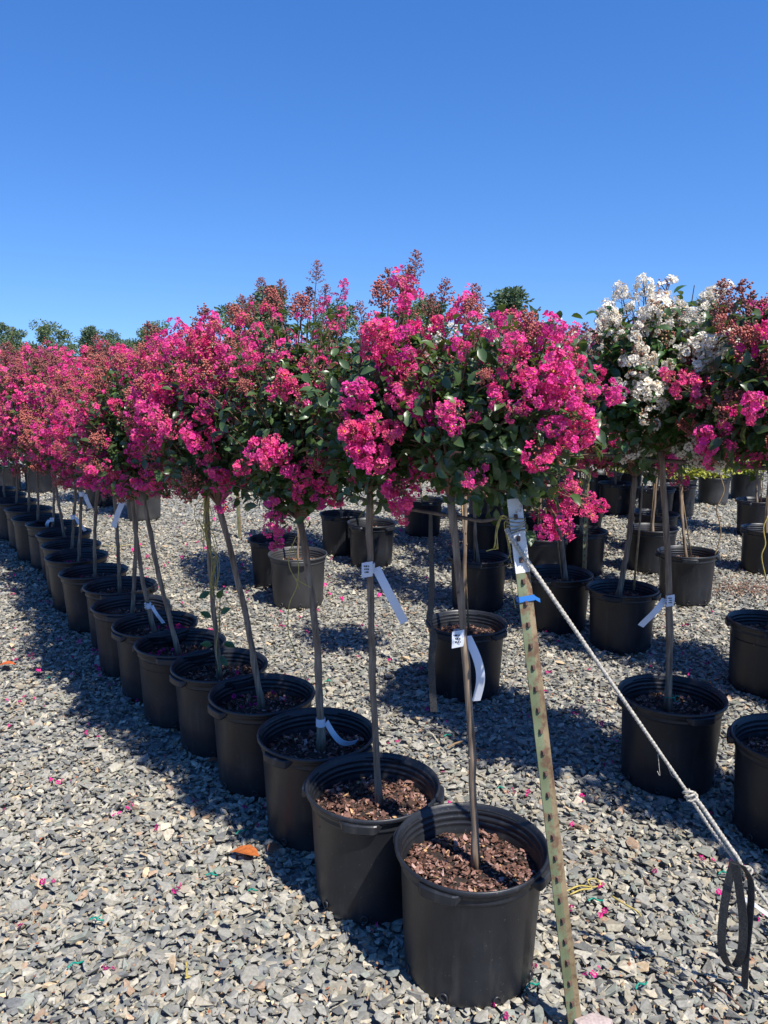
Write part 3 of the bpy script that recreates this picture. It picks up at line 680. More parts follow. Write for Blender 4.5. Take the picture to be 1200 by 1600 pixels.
for u,v,sz,kd in ((968,440,38,'white'),(1008,430,46,'white'),(1036,452,50,'white'),(1022,480,44,'white'),(1068,468,40,'whitebud'),(1088,482,40,'white'),(1052,498,44,'whitebud'),(1106,496,36,'white'),(988,470,40,'whitebud'),(945,478,48,'white'),(935,500,36,'whitebud'),(965,505,34,'whitebud'),(1003,536,40,'white'),(1018,556,42,'white'),(1052,566,30,'white'),(1068,560,28,'whitebud'),(985,582,28,'whitebud'),(962,600,34,'white'),(1042,636,22,'white'),(1078,520,40,'whitebud'),(1120,452,40,'white'),(1138,440,44,'white'),(1035,520,36,'none'),(1150,470,40,'whitebud'),(1000,500,36,'whitebud'),(905,560,30,'whitebud'),(925,520,34,'whitebud')):
    if kd=='none': continue
    yy=3.105-.30*math.sqrt(max(.05,1-((u-1022)/140)**2-((v-570)/160)**2)); pp_=at(u,v,yy)-wt_; dd=Vector(((u-1022)/140,-.5,(570-v)/150+.3)).normalized(); s9=sz/F*yy/.15; WMAN.append((tuple(pp_-dd*.06*s9),tuple(dd),kd,s9))
get_crown('W0',manual=WMAN,seed=51,top=None,c=(-.03,0,.28),rad=(.35,.33,.32),nb=110,nleaf=30,size=1.1,topgrow=.03,kinds=[('white',.12),('whitebud',.20),('none',.68)],leafcol=(.036,.085,.022),bottom=-.85)
get_crown('W1',seed=52,top=None,c=(0,0,.32),rad=(.28,.28,.33),nb=60,nleaf=16,kinds=[('white',.4),('whitebud',.3),('none',.3)],lod=1,leafcol=(.036,.085,.022))
get_crown('B0',seed=53,top=None,c=(0,0,.26),rad=(.40,.38,.33),nb=110,topgrow=.04,nleaf=28,kinds=[('pink',.16),('pinkbud',.26),('budball',.38),('none',.20)],bottom=-.85,leaf_len=(.04,.062))
# the long front row
row='potted crape myrtles of the long front row'
side=(1,.0,0)
T1=make_tree('foremost potted tree, bright pink crown, black pot beside the white-topped steel post',*P['P1'],TOP['P1'],'P1',rotz=3.9,pot=0,mulch=MULCH[0],near='fixed',trunk_r=.0105,base_off=(.015,.0),group=row,mid=(.012,0,0),
   tagp=[(at(718,994,2.075),dict(L=.19,side=(1,.1,0),hang=(.10,.0,-1),curl=.12,w_=.024,bow=.020))])
T2=make_tree('second pink tree from the steel post, long white tag high on its trunk',*P['P2'],TOP['P2'],'P2',rotz=1.1,pot=1,mulch=MULCH[1],near='fixed',trunk_r=.0105,base_off=(.02,0),group=row,
   tagp=[(at(577,887,2.365),dict(L=.19,side=(1,0,0),hang=(.42,0,-1),curl=.15,w_=.026))])
T3=make_tree('third pink tree from the steel post, curled white tag low above the bark chips',*P['P3'],TOP['P3'],'P3',rotz=2.2,pot=2,mulch=MULCH[2],near='fixed',trunk_r=.0130,base_off=(.015,0),group=row,
   tagp=[(at(501,1128,2.73),dict(L=.135,side=(1,0,0),hang=(1,0,-.72),curl=.0,w_=.022,text=False,sag=.032))])
T4=make_tree('pink tree in the fourth pot from the steel post, bare trunk leaning to the left',*P['P4'],TOP['P4'],'P4',rotz=.4,pot=3,mulch=MULCH[3],near='fixed',trunk_r=.0125,group=row)
def put(label,key,topuv,crown_key,dY=0,dz=0,**kw):
    x,y=P[key]; return make_tree(label,x,y,at(*topuv,y+dY),crown_key,group=kw.pop('group',row),**kw)
put('tree with yellow twine knotted along its trunk, fifth pot from the steel post','P5',(322,765),'L0',rotz=2.0,pot=1,mulch=MULCH[3],scale=0.9)
put('sixth tree from the steel post, trunk leaning hard left over fallen pink petals','P6',(222,765),'L1',rotz=4.4,pot=2,mulch=MULCH_PET,scale=0.86)
put('seventh tree from the steel post, printed white tag round its trunk just above the pot','P7',(205,765),'L2',rotz=5.2,pot=3,mulch=MULCH_PET,scale=0.9,tagp=[(at(231,946,3.98),dict(L=.10,side=(1,0,0),hang=(.25,0,-1),w_=.018,flag=False))])
put('eighth tree from the steel post, white ribbon tag hanging beneath its crown','P8',(213,755),'L0',rotz=1.2,pot=0,mulch=MULCH[2],scale=0.93,tagp=[(at(205,770,4.28),dict(L=.20,side=(-1,0,0),hang=(-.3,0,-1),w_=.03,text=False))])
put('ninth tree from the steel post, straight trunk in the midst of the front row','P9',(176,745),'L1',rotz=2.9,pot=1,mulch=MULCH[2],scale=0.98)
put('tenth tree from the steel post, in front of a dark pot behind the row','P10',(154,745),'L2',rotz=.9,pot=2,mulch=MULCH[3],scale=1,handles=False)
put('eleventh tree from the steel post, small white tag under its pink crown','P11',(127,740),'F0',rotz=3.3,pot=3,mulch=MULCH_FAR[2],scale=1.02,handles=False,tagp=[(at(128,772,5.5),dict(L=.10,side=(.4,0,0),hang=(0,0,-1),w_=.03,text=False))])
put('twelfth tree from the steel post, white tag halfway up its trunk','P12',(120,735),'F1',rotz=1.7,pot=0,mulch=MULCH_FAR[0],scale=1.06,handles=False,tagp=[(at(114,808,5.87),dict(L=.11,side=(1,0,0),hang=(.3,0,-1),w_=.025,text=False))])
put('thirteenth tree from the steel post, slanting trunk in the far half of the front row','P13',(80,715),'F2',rotz=4.9,pot=1,mulch=MULCH_FAR[0],scale=1.1,handles=False)
put('fourteenth tree from the steel post, white tag at the foot of its trunk','P14',(80,715),'F0',rotz=.3,pot=2,mulch=MULCH_FAR[0],scale=1.14,handles=False,tagp=[(at(81,812,6.7),dict(L=.07,side=(-.3,0,0),hang=(0,0,-1),w_=.03,text=False))])
put('fifteenth tree from the steel post, bare pale trunk near the left edge of the photo','P15',(56,712),'F1',rotz=2.3,pot=3,mulch=MULCH_FAR[1],scale=1.18,handles=False)
put('sixteenth tree from the steel post, thin trunk near the left edge of the photo','P16',(40,712),'F2',rotz=1.1,pot=0,mulch=MULCH_FAR[0],scale=1.22,handles=False)
put('seventeenth tree from the steel post, curved trunk by the left edge with a white tag','P17',(26,712),'F0',rotz=5.5,pot=1,mulch=MULCH_FAR[1],scale=1.27,handles=False,tagp=[(at(24,705,7.9),dict(L=.1,side=(1,0,0),hang=(.5,0,-1),w_=.04,text=False))])
put('tree with a tall white tag at the far left edge of the front row','P18',(9,708),'F1',rotz=2.5,pot=2,mulch=MULCH_FAR[0],scale=1.3,handles=False,tagp=[(at(8,700,8.3),dict(L=.2,side=(1,0,0),hang=(.2,0,-1),w_=.05,text=False))])
put('last pink crown of the front row showing at the left edge of the photo','P19',(-14,708),'F2',rotz=.5,pot=3,mulch=MULCH_FAR[0],scale=1.34,handles=False)
# the row on the right and the blocks behind
gr2='potted crape myrtles of the rows behind'
def put2(label,x,y,topuv,crown_key,dY=0,**kw):
    return make_tree(label,x,y,at(*topuv,y+dY),crown_key,group=gr2,**kw)
put2('white flowering tree with a green tie at its base and a tag on its trunk',1.181,3.105,(1032,705),'W0',rotz=1.5,near='fixed',pot=1,mulch=MULCH[2],trunk_r=.0135,scale=1.0,base_off=(-.01,0),tagp=[(at(1047,936,3.10),dict(L=.13,side=(-.3,0,0),hang=(-.5,0,-1),w_=.026))])
put2('pink budded tree in the lowest pot cut by the right edge of the photo',1.483,2.70,(1235,720),'B0',rotz=2.4,pot=2,mulch=MULCH[0],scale=.98)
put2('tree in the middle pot of those cut by the right edge',2.052,4.10,(1225,690),'B0',rotz=4.1,pot=3,mulch=MULCH[2],scale=1.0)
for i,(x,y) in enumerate([(1.79,2.32),(2.12,1.96),(2.42,3.75),(2.78,3.38)]):   # the same rows run on past the frame and shade the gravel
    t=make_tree('pink crape myrtle continuing a row past the right edge of the photo',x,y,(x+.01,y,1.22),'B0' if i%2 else 'L1',rotz=i*1.3,pot=i,mulch=MULCH[2],group='trees past the right edge')
put2('tree with thick trunk and slanting cane, left of the white flowering tree',1.466,4.764,(992,745),'L0',rotz=.7,pot=0,mulch=MULCH[2],scale=1.18,base_off=(-.03,0),trunk_r=.017)
x4=tree4=TREES[-1]
put2('tree whose pot chips catch the sun right behind the low pink truss',1.158,5.14,(862,720),'W1',rotz=2.1,pot=1,mulch=MULCH_FAR[1],scale=1.18,base_off=(.05,0),canes=1,trunk_r=.013)
put2('tree tied to two canes, pot right of the thick trunked tree',2.249,5.80,(1062,715),'F0',rotz=1.0,pot=2,mulch=MULCH_FAR[0],scale=1.18,canes=2)
put2('tree in the black pot half hidden behind the low pink truss',1.663,6.62,(905,700),'F1',rotz=3.0,pot=3,mulch=MULCH_FAR[0],scale=1.22,canes=1)
put2('tree in the pot between the thick trunk and the white tree trunk',2.572,7.50,(1020,690),'F2',rotz=4.2,pot=0,mulch=MULCH_FAR[1],scale=1.22,canes=2)
put2('distant tree in the pot just above the pot between two trunks',3.15,9.2,(1030,680),'F0',rotz=.2,pot=1,mulch=MULCH_FAR[1],scale=1.22,canes=2)
put2('distant tree in the pot between the low pink truss and the thick trunk',2.812,9.65,(962,675),'W1',rotz=.9,pot=2,mulch=MULCH_FAR[0],scale=1.22,canes=1)
put2('tree with paired stakes in the upper of two pots by the right edge',3.934,8.35,(1190,690),'F1',rotz=1.9,pot=3,mulch=MULCH_PALE,scale=1.22,canes=2)
put2('tree in the lower of two far pots cut by the right edge',3.278,6.75,(1212,690),'F2',rotz=2.9,pot=0,mulch=MULCH_PALE,scale=1.22,canes=1)
put2('tree with a banded cane, black pot left of the steel post',.436,4.05,(726,700),'W1',rotz=3.7,pot=1,mulch=MULCH[2],scale=.92,canes=1,base_off=(-.02,.0))
put2('tree in the black pot just behind the upper part of the steel post',.68,5.60,(741,700),'F0',rotz=5.7,pot=2,mulch=MULCH_FAR[0],scale=1.02,canes=1)
put2('tree in the black pot behind the trunk with the long high tag',-.11,6.90,(578,690),'F1',rotz=.6,pot=3,mulch=MULCH_FAR[0],scale=1.02,canes=1)
put2('tree in the pale grey pot filled with sunlit tan chips',-.62,5.66,(462,705),'F2',rotz=1.4,pot=0,mulch=MULCH_PALE,scale=1.02,grey=True,trunk_r=.008)
put2('tree in the black pot just left of the pale grey pot',-.847,6.20,(425,705),'F0',rotz=2.6,pot=1,mulch=MULCH_PALE,scale=1.02)
put2('tree in the pot between the grey pot and the black pot behind the high tag',-.386,7.35,(530,690),'F1',rotz=3.8,pot=2,mulch=MULCH_FAR[0],scale=1.1)
put2('tree in the deep shaded pot behind the hanging black strap',.404,8.25,(655,680),'F2',rotz=4.6,pot=3,mulch=MULCH_FAR[0],scale=1.1)
put2('tree in the shaded pot seen left of the low pink truss',1.27,6.35,(846,700),'F0',rotz=5.1,pot=0,mulch=MULCH_FAR[0],scale=1.22,canes=1)
put2('far tree, dark pot left of the distant pots behind the low pink truss',2.02,8.9,(885,690),'F1',rotz=.1,pot=1,mulch=MULCH_FAR[0],scale=1.22,canes=1)
put2('far tree in the dark pot seen past the upper edge of the low pink truss',1.78,10.1,(820,685),'F2',rotz=.8,pot=2,mulch=MULCH_FAR[0],scale=1.22,canes=1)
put2('far tree in the dark pot directly behind the post head',1.15,9.0,(757,685),'F0',rotz=1.6,pot=3,mulch=MULCH_FAR[0],scale=1.22)
put2('tree in the light grey pot alone on the sunny gravel at left',-2.745,9.05,(221,690),'F1',rotz=2.6,pot=0,mulch=MULCH_FAR[0],scale=1.1,grey=True)
put2('tree in the dark pot beneath the small low truss at left',-3.56,10.0,(155,680),'F2',rotz=3.1,pot=1,mulch=MULCH_FAR[0],scale=1.1)
put2('far tree in the left one of two dark pots at far left',-5.27,11.1,(28,670),'F0',rotz=4.4,pot=2,mulch=MULCH_FAR[0],scale=1.1)
put2('far tree in the right one of two dark pots at far left',-4.80,11.1,(66,670),'F1',rotz=4.9,pot=3,mulch=MULCH_FAR[0],scale=1.1)
put2('far tree in the dark pot behind the tenth and eleventh trunks',-4.25,11.4,(110,670),'F2',rotz=5.4,pot=0,mulch=MULCH_FAR[0],scale=1.1)
for k,(x,y,lab) in enumerate(((1.46,7.35,'tree in the dark crowded pots behind the low pink truss, nearest of them'),(2.02,8.05,'tree in the dark crowded pots behind the low pink truss, right of the back post'),(2.38,9.9,'far tree in the crowded back row left of the golden shrubs'),(2.95,10.6,'far tree in the crowded back row just beside the golden shrubs'),(3.52,9.5,'far tree in the crowded back row before the golden shrubs'),(2.3,6.75,'tree in the pot just behind the sunlit pot with two canes'),(.95,7.2,'tree in the shaded pot behind the head of the steel post'))):
    put2(lab,x,y,(600+(x+.02)/y*1254,585+.50/y*1254),'F%d'%(k%3),rotz=k*1.9,pot=k%4,mulch=MULCH_FAR[0],scale=1.15,handles=False,canes=k%2)
# a slanting cane in the pot of the thick trunked tree; green tie at the white tree's base
m2=MB(); a=at(990,922,4.74)-tree4.location; e=at(1004,755,4.74)-tree4.location; tube(m2,[a,a.lerp(e,.5)+Vector((.004,0,0)),e],[.007,.006,.005],7,0); m2.build('cane',[M_BAMBOO],tree4)
wt=[t for t in TREES if 'green tie' in t['label']][0]
m2=MB(); c=at(1046,1088,3.10)-wt.location
tube(m2,[c+Vector((math.cos(t)*.018,math.sin(t)*.018,.002*math.sin(3*t))) for t in np.linspace(0,6.28,14)],.0022,5,0)
tube(m2,[c+Vector((.018,-.008,0))+Vector((.010+.012*math.sin(t),0,.012*math.cos(t)-.006)) for t in np.linspace(0,6.28,12)],.002,5,0)
tube(m2,[c+Vector((.018,-.010,0)),c+Vector((.024,-.012,-.03))],.002,5,0); m2.build('tie',[M_GREEN],wt)
# basal shoots with big leaves at the fifth tree
t5=[t for t in TREES if 'yellow twine' in t['label']][0]
m2=MB(); 
for (u,v,du,dv) in ((330,965,-12,-8),(345,958,10,-6),(328,925,-8,4),(350,1005,10,2),(332,1008,-8,-2),(345,1025,6,10),(340,935,5,-8)):
    a=at(u,v,3.39)-t5.location; d=np.array([[du,-3,-dv]],float); m2.many(LEAF,frames(d,np.array([[.3,-.8,.6]]))*.055,np.array([a]),np.array([[.03,.09,.02]]))
a=at(338,1045,3.40)-t5.location; e=at(344,925,3.39)-t5.location; tube(m2,[a,a.lerp(e,.5)+Vector((.006,0,0)),e],.0022,5,1); m2.build('basal_shoot',[M_LEAF,M_STEM],t5)

# ------------------------------------------------------------------ support rails and posts
mb=MB(); pts=[at(806,806,1.965),Vector((.262,2.095,1.268))]
for k in ('P2','P3','P4','P6','P8','P10','P13','P16','P19'): x,y=P[k]; pts.append(Vector((x+.02,y+.04,1.262)))
tube(mb,pts,.0055,7,0); tag(mb.build('support_cable',[M_CABLE]),'thin brown support line strung through the crowns from the steel post along the front row','cable')
mb=MB(); pts=[at(770,700,3.6),at(865,708,3.35),at(960,712,3.22),at(1033,719,3.15),at(1100,724,2.98),at(1165,729,2.85),at(1290,738,2.62),Vector((2.3,1.9,1.27))]
tube(mb,pts,[.006,.006,.006,.0075,.009,.009,.008,.007],7,0); tag(mb.build('support_rail',[M_CABLE]),'rough brown rail running level under the white flowering crown','rail')
def rust_mat(name,base,rust,thr,spots=38):
    M=bpy.data.materials.new(name); M.use_nodes=True; n=M.node_tree; L=n.links; p=n.nodes['Principled BSDF']; p.inputs['Roughness'].default_value=.7
    tc=n.nodes.new('ShaderNodeTexCoord'); nz=n.nodes.new('ShaderNodeTexNoise'); nz.inputs['Scale'].default_value=spots; nz.inputs['Detail'].default_value=8; nz.inputs['Roughness'].default_value=.7; L.new(tc.outputs['Object'],nz.inputs['Vector'])
    cr=n.nodes.new('ShaderNodeValToRGB'); L.new(nz.outputs[0],cr.inputs[0]); e=cr.color_ramp.elements
    e[0].position=thr; e[0].color=(*base,1); e[1].position=thr+.12; e[1].color=(*rust,1)
    n2=n.nodes.new('ShaderNodeTexNoise'); n2.inputs['Scale'].default_value=9; n2.inputs['Detail'].default_value=3; L.new(tc.outputs['Object'],n2.inputs['Vector'])
    mx=n.nodes.new('ShaderNodeMix'); mx.data_type='RGBA'; mx.blend_type='MULTIPLY'; mx.inputs[0].default_value=1; c2=n.nodes.new('ShaderNodeValToRGB'); L.new(n2.outputs[0],c2.inputs[0]); c2.color_ramp.elements[0].color=(.6,.58,.5,1); c2.color_ramp.elements[0].position=.35; c2.color_ramp.elements[1].position=.65
    L.new(cr.outputs[0],mx.inputs[6]); L.new(c2.outputs[0],mx.inputs[7]); L.new(mx.outputs[2],p.inputs['Base Color'])
    b=n.nodes.new('ShaderNodeBump'); b.inputs['Strength'].default_value=.4; b.inputs['Distance'].default_value=.001; L.new(nz.outputs[0],b.inputs['Height']); L.new(b.outputs[0],p.inputs['Normal']); return M
M_PG=rust_mat('rusty_green_paint',(.15,.18,.095),(.15,.085,.045),.50); M_PG2=rust_mat('rusty_tan_edge',(.24,.18,.10),(.14,.075,.04),.48); M_PW=rust_mat('chipped_white_paint',(.78,.78,.76),(.22,.09,.05),.58,26); M_RUST=mat('rust',col=(.13,.07,.05),rough=.85,noise_s=60,col2=(.07,.035,.025))
def t_post(base,top,face,label,split=None,tape=None,studs=True,mats=(None,None)):
    base=Vector(base);top=Vector(top);ax=(top-base).normalized();L=(top-base).length
    f=Vector(face); f=(f-ax*f.dot(ax)).normalized(); sd=ax.cross(f)*-1   # sd to the right seen from the front
    root=empty('steel_post',base); tag(root,label,'post')
    sec=[(-.020,-.002),(-.019,-.0055),(-.006,.001),(-.003,.0045),(.003,.0045),(.006,.001),(.019,-.0055),(.020,-.002),(.004,.0),(.0035,-.003),(.0025,-.030),(-.0025,-.030),(-.0035,-.003)]
    sec=[(-.019,.0),(-.019,.0035),(-.0035,.0060),(.0035,.0060),(.019,.0035),(.019,.0),(.003,-.001),(.0025,-.028),(-.0025,-.028),(-.003,-.001)]
    def seg(z0,z1,m_,nm,grow=0):
        mb=MB(); n=len(sec); V=[];Fc=[]
        for z in (z0,z1):
            for a,b in sec: V.append(ax*z+sd*(a+(grow if a>0 else -grow))+f*(b+(grow if b>0 else -grow)))
        for k in range(n): k2=(k+1)%n; Fc.append((k,k2,n+k2,n+k))
        Fc.append(tuple(range(n))); Fc.append(tuple(2*n-1-k for k in range(n)))
        mb.faces(V,Fc,[1 if k==1 else 0 for k in range(n)]+[0,0]); return mb.build(nm,[m_,M_PG2 if m_ is M_PG else m_],root)
    sp=split or L
    seg(-.30,sp,M_PG,'shaft')
    if split: seg(sp,L,M_PW,'painted_head')
    if studs:
        k=0; z=.03
        while z<L-.02:
            mb=MB(); c=ax*z+f*.0062+sd*.004; V=[];w_=.0042;h=.007;dd=.0075
            for (a,b,q) in ((-1,-1,0),(1,-1,0),(1,1,0),(-1,1,0),(-.7,-.5,1),(.7,-.5,1),(.7,.8,1),(-.7,.8,1)): V.append(c+sd*a*w_+ax*b*h+f*q*dd)
            mb.faces(V,[(4,5,6,7),(0,1,5,4),(1,2,6,5),(2,3,7,6),(3,0,4,7),(3,2,1,0)],0); mb.build('stud',[M_RUST],root); z+=.054; k+=1
    if tape:
        mb=MB(); n=12; 
        loop=[ax*tape+sd*(.0205*a)+f*(.0085 if b>0 else -.006 if abs(a)>.9 else -.031) for a,b in ((-1,1),(0,1.2),(1,1),(1.05,-.2),(.2,-1),(-.2,-1),(-1.05,-.2),(-1,1))]
        ribbon(mb,loop,ax+f*.0,.014,0,.001); ribbon(mb,[loop[0],loop[0]-sd*.008-ax*.006,loop[0]-sd*.014-ax*.010],ax,.010,0,.001); mb.build('tape',[M_BLUE],root)
    return root,ax,f,sd,L
PB=Vector((.4975,1.788,0)); PT=at(803,779,1.965)
post,ax,pf,psd,PL=t_post(PB,PT,(.28,-1,0),'leaning green steel post with white painted head and blue tape, beside the foremost pot',split=(PT-PB).length-.185,tape=(PT-PB).length-.25)
mb=MB(); 
for k in range(5):
    z=PL-.050-.008*k; tube(mb,[ax*z+psd*(.024*math.cos(t))+pf*(.013*math.sin(t)-.002 if math.sin(t)>0 else .035*math.sin(t))+ax*.003*math.sin(2*t+k) for t in np.linspace(0,6.28,20)],.0018,5,0)
mb.build('string_wrap',[mat('old_string',col=(.42,.36,.22),rough=.9,noise_s=60,col2=(.10,.08,.06))],post)
t_post(at(918,800,6.2)*1.0-Vector((0,0,at(918,800,6.2).z)),Vector((at(918,700,6.2).x,6.2,1.32)),(.2,-1,0),'dark steel post far back behind the low pink truss')
t_post(Vector((at(375,842,8.0).x,8.0,0)),Vector((at(368,742,8.0).x,8.0,1.0)),(.2,-1,0),'short dark post standing alone on the sunlit gravel between the fourth and third trunks',studs=False)
# guy rope from the post head to the ground on the right
def spl(pts,n=10):
    P_=[Vector(p) for p in pts]; P_=[P_[0]*2-P_[1]]+P_+[P_[-1]*2-P_[-2]]; o=[]
    for i in range(1,len(P_)-2):
        for k in range(n):
            t=k/n; a,b,c,d=P_[i-1],P_[i],P_[i+1],P_[i+2]
            o.append(.5*((2*b)+(c-a)*t+(2*a-5*b+4*c-d)*t*t+(3*b-a-3*c+d)*t**3))
    o.append(P_[-2]); return o
def twisted(mb,pts,r,pitch=.011,flat=.78,mi=0):
    pts=[Vector(p) for p in pts]; Ls=[0]
    for a,b in zip(pts,pts[1:]): Ls.append(Ls[-1]+(b-a).length)
    tot=Ls[-1]; n=max(8,int(tot/.0035)); out=[];j=0
    for i in range(n+1):
        s_=tot*i/n
        while j<len(pts)-2 and Ls[j+1]<s_: j+=1
        out.append(pts[j].lerp(pts[j+1],(s_-Ls[j])/max(1e-9,Ls[j+1]-Ls[j])))
    V=[];Fc=[];sides=8; t0=(out[1]-out[0]).normalized(); a=t0.orthogonal().normalized()
    for i,p in enumerate(out):
        t=(out[min(i+1,n)]-out[max(i-1,0)]).normalized(); a=(a-t*a.dot(t)).normalized(); b=t.cross(a); tw=2*math.pi*(tot*i/n)/pitch/2
        rr=r(i/n) if callable(r) else r
        for k in range(sides):
            th=2*math.pi*k/sides; x=math.cos(th);y=math.sin(th)*flat; c_,s2=math.cos(tw),math.sin(tw)
            V.append(p+(a*(x*c_-y*s2)+b*(x*s2+y*c_))*rr)
    for i in range(n):
        for k in range(sides): k2=(k+1)%sides; Fc.append((i*sides+k,i*sides+k2,(i+1)*sides+k2,(i+1)*sides+k))
    mb.faces(V,Fc,mi,(1,1,1),True)
rp=empty('guy_rope',at(1200,1412,1.85)*1.0); ro=rp.location.copy(); tag(rp,'pale twisted rope stretched from the post head down to the right edge of the photo','rope')
def A_(u,v,Y): return at(u,v,Y)-ro
mb=MB(); twisted(mb,[A_(791,826,1.95),A_(800,842,1.94),A_(930,1030,1.905),A_(1074,1238,1.895)],lambda t:.0066-.0018*t)
mb.build('strand',[M_ROPE],rp)
mb=MB(); end=ro+(at(1200,1412,1.85)-at(1074,1238,1.895))*1.02; end=end-ro; end.z=-ro.z
twisted(mb,[A_(1072,1236,1.895),A_(1110,1294,1.88),A_(1158,1356,1.865),A_(1200,1412,1.85),end],.0055)
mb.build('strand',[M_ROPE],rp)
mb=MB(); twisted(mb,spl([A_(1074,1234,1.893),A_(1095,1258,1.886),A_(1128,1306,1.872),A_(1152,1340,1.862),A_(1160,1358,1.860)],5),.0062); mb.build('strand',[M_ROPE],rp)
for (u,v) in ((1074,1236),(1160,1352)):
    mb=MB()
    for k in range(3): tube(mb,[A_(u+k*3,v+k*4,1.885)+Vector((.012*math.cos(t),-.012*math.sin(t)*.8-.006,.007*math.sin(t+k))) for t in np.linspace(0,6.28,12)],.0032,6,0)
    mb.build('knot',[M_ROPE],rp)
mb=MB(); 
for pts in ([(1028,1178),(1030,1200),(1031,1212),(1027,1205)],[(1043,1196),(1050,1212),(1060,1218),(1068,1232)]): tube(mb,spl([A_(u,v,1.90) for u,v in pts],5),.0009,4,0)
mb.build('frayed_thread',[M_ROPE],rp)
# straps
mb=MB(); lp=[(1147,1346),(1136,1390),(1129,1440),(1128,1482),(1138,1507),(1150,1508),(1159,1485),(1161,1440),(1156,1395),(1149,1350)]
ribbon(mb,spl([at(u,v,1.855-(.02 if i>5 else 0)) for i,(u,v) in enumerate(lp)],6),(.8,-.6,.1),.021,0,.0022)
ribbon(mb,spl([at(u,v,1.84) for u,v in ((1160,1352),(1173,1378),(1172,1430),(1166,1490),(1163,1543))],6),(.6,-.8,.0),.018,0,.0022)
tag(mb.build('webbing_strap',[M_STRAP]),'black webbing strap with a long loop dangling from the knot of the pale rope','strap')
mb=MB(); sp_=[(673,800),(673,850),(675,905),(673,950),(671,968),(678,990),(675,1020),(675,1060),(678,1112)]
pp=spl([at(u,v,2.26) for u,v in sp_],6); wd=[]
for i in range(len(pp)): t=i/len(pp); a=1.25-1.2*min(1,t*1.25)+ (1.2*math.exp(-((t-.55)/.05)**2)); wd.append(Vector((math.cos(a),-math.sin(a),0)))
ribbon(mb,pp,wd,.021,0,.0025); tag(mb.build('hanging_strap',[M_STRAP]),'worn black strap hanging straight down behind the trunk with the tag','strap')
def twine(name,label,strs,Y,r=.0016,m=M_YTWINE,cat='twine',seed=0):
    rr=random.Random(seed); mb=MB()
    for st in strs: tube(mb,spl([at(u,v,Y+rr.uniform(-.006,.006)) for u,v in st],6),r,5,0)
    return tag(mb.build(name,[m]),label,cat)
rr=random.Random(4); st=[]
for k in range(9): x0=322+rr.uniform(-4,6); st.append([(x0,775),(x0+rr.uniform(-12,10),812),(x0+rr.uniform(-4,14),845+rr.uniform(-10,10)),(336+rr.uniform(-7,7),872),(334+rr.uniform(-8,6),905+rr.uniform(-6,14)),(330+rr.uniform(-6,6),930+rr.uniform(-20,12))])
st+= [[(318,775),(306,790),(304,805),(309,830),(304,845)],[(308,812),(318,830),(317,878)],[(336,930),(342,970),(338,1010),(342,1052)],[(320,752),(304,760),(302,778)],[(320,758),(300,752),(306,742)]]
twine('yellow_twine','knotted hanks of yellow twine hung on the trunk of the fifth tree',st,3.36,.0016)
twine('yellow_twine','yellow twine tuft tied on the left of the steel post head',[[(798,812),(786,806),(778,826),(772,856)],[(796,812),(783,806),(777,830),(778,858)],[(797,814),(788,818),(794,850),(800,880)],[(797,815),(791,828),(798,860),(794,872)],[(796,812),(780,812),(774,838),(776,858)],[(760,861),(770,858),(776,858)],[(799,900),(801,925),(806,950)]],1.96,.0014)
twine('yellow_twine','single long yellow twine dangling beside the trunk of the third tree',[[(463,838),(453,862),(452,885),(462,905),(468,920)],[(456,850),(466,880),(464,915),(452,945),(450,985),(458,1010),(467,1032)],[(462,905),(475,912),(486,918)]],2.60,.0018)
twine('brown_twine','wavy brown cord dangling to a pot rim at the right',[[(1126,690),(1118,715),(1127,748),(1131,768),(1120,795),(1124,815),(1126,838),(1117,868)]],5.0,.004,M_BAMBOO)
twine('yellow_twine','yellow cord dangling at the right edge above the lower far pot',[[(1200,806),(1193,825),(1196,850),(1190,870),(1197,905)]],4.6,.004)
for k,(lab,pts_) in enumerate((('looped yellow twine scrap on the gravel right of the post',[(868,1394),(885,1392),(905,1384),(926,1386),(938,1382),(930,1373),(918,1376),(924,1388),(908,1390),(890,1398)]),('short yellow twine scrap below the looped one on the gravel',[(956,1400),(975,1412),(996,1424),(1002,1432)]),('little knotted yellow twine scrap on the gravel in the lower left',[(290,1502),(292,1512),(291,1524),(297,1526),(289,1528)]),('yellow line of twine lying on the sunny gravel behind the front row',[(160,851),(180,854),(205,851),(228,853)]))):
    mb=MB(); q=spl([ground(u,v,.026) for u,v in pts_],5); tube(mb,q,.0028,5,0); tag(mb.build('twine_scrap',[M_YTWINE]),lab,'twine')
# ------------------------------------------------------------------ litter on the gravel
def blade(u,v,L_,ang,w_=.5,z=.028,col=(.3,.1,.03),tilt=.25):
    p=ground(u,v,z); d=np.array([[math.cos(ang),math.sin(ang),.1]]); up=np.array([[tilt,.1,1.]])
    A=frames(d,up)*L_; A[:,:,0]*=w_/.5; mb=MB(); mb.many(LEAF,A,np.array([[0,0,0]]),np.array([col])); return p,mb
M_DRY=mat('dry_leaf',attr=True,rough=.6,transl=.1,noise_s=90,noise_amt=.3)
for lab,u,v,L_,a,c in (('large curled orange brown leaf on the gravel left of the second pot',405,1338,.105,2.9,(.42,.12,.03)),('dull brown leaf lying in the shade close to the third pot',418,1332,.062,.9,(.20,.085,.045)),('orange leaf scrap at the left edge beside the shade',-2,1040,.09,.2,(.5,.10,.02)),('dark brown leaf under the fifth pot in shade',322,1190,.06,.1,(.22,.08,.04))):
    p,mb=blade(u,v,L_,a,.62,.03,c); o=mb.build('dry_leaf',[M_DRY]); o.location=p; tag(o,lab,'leaf')
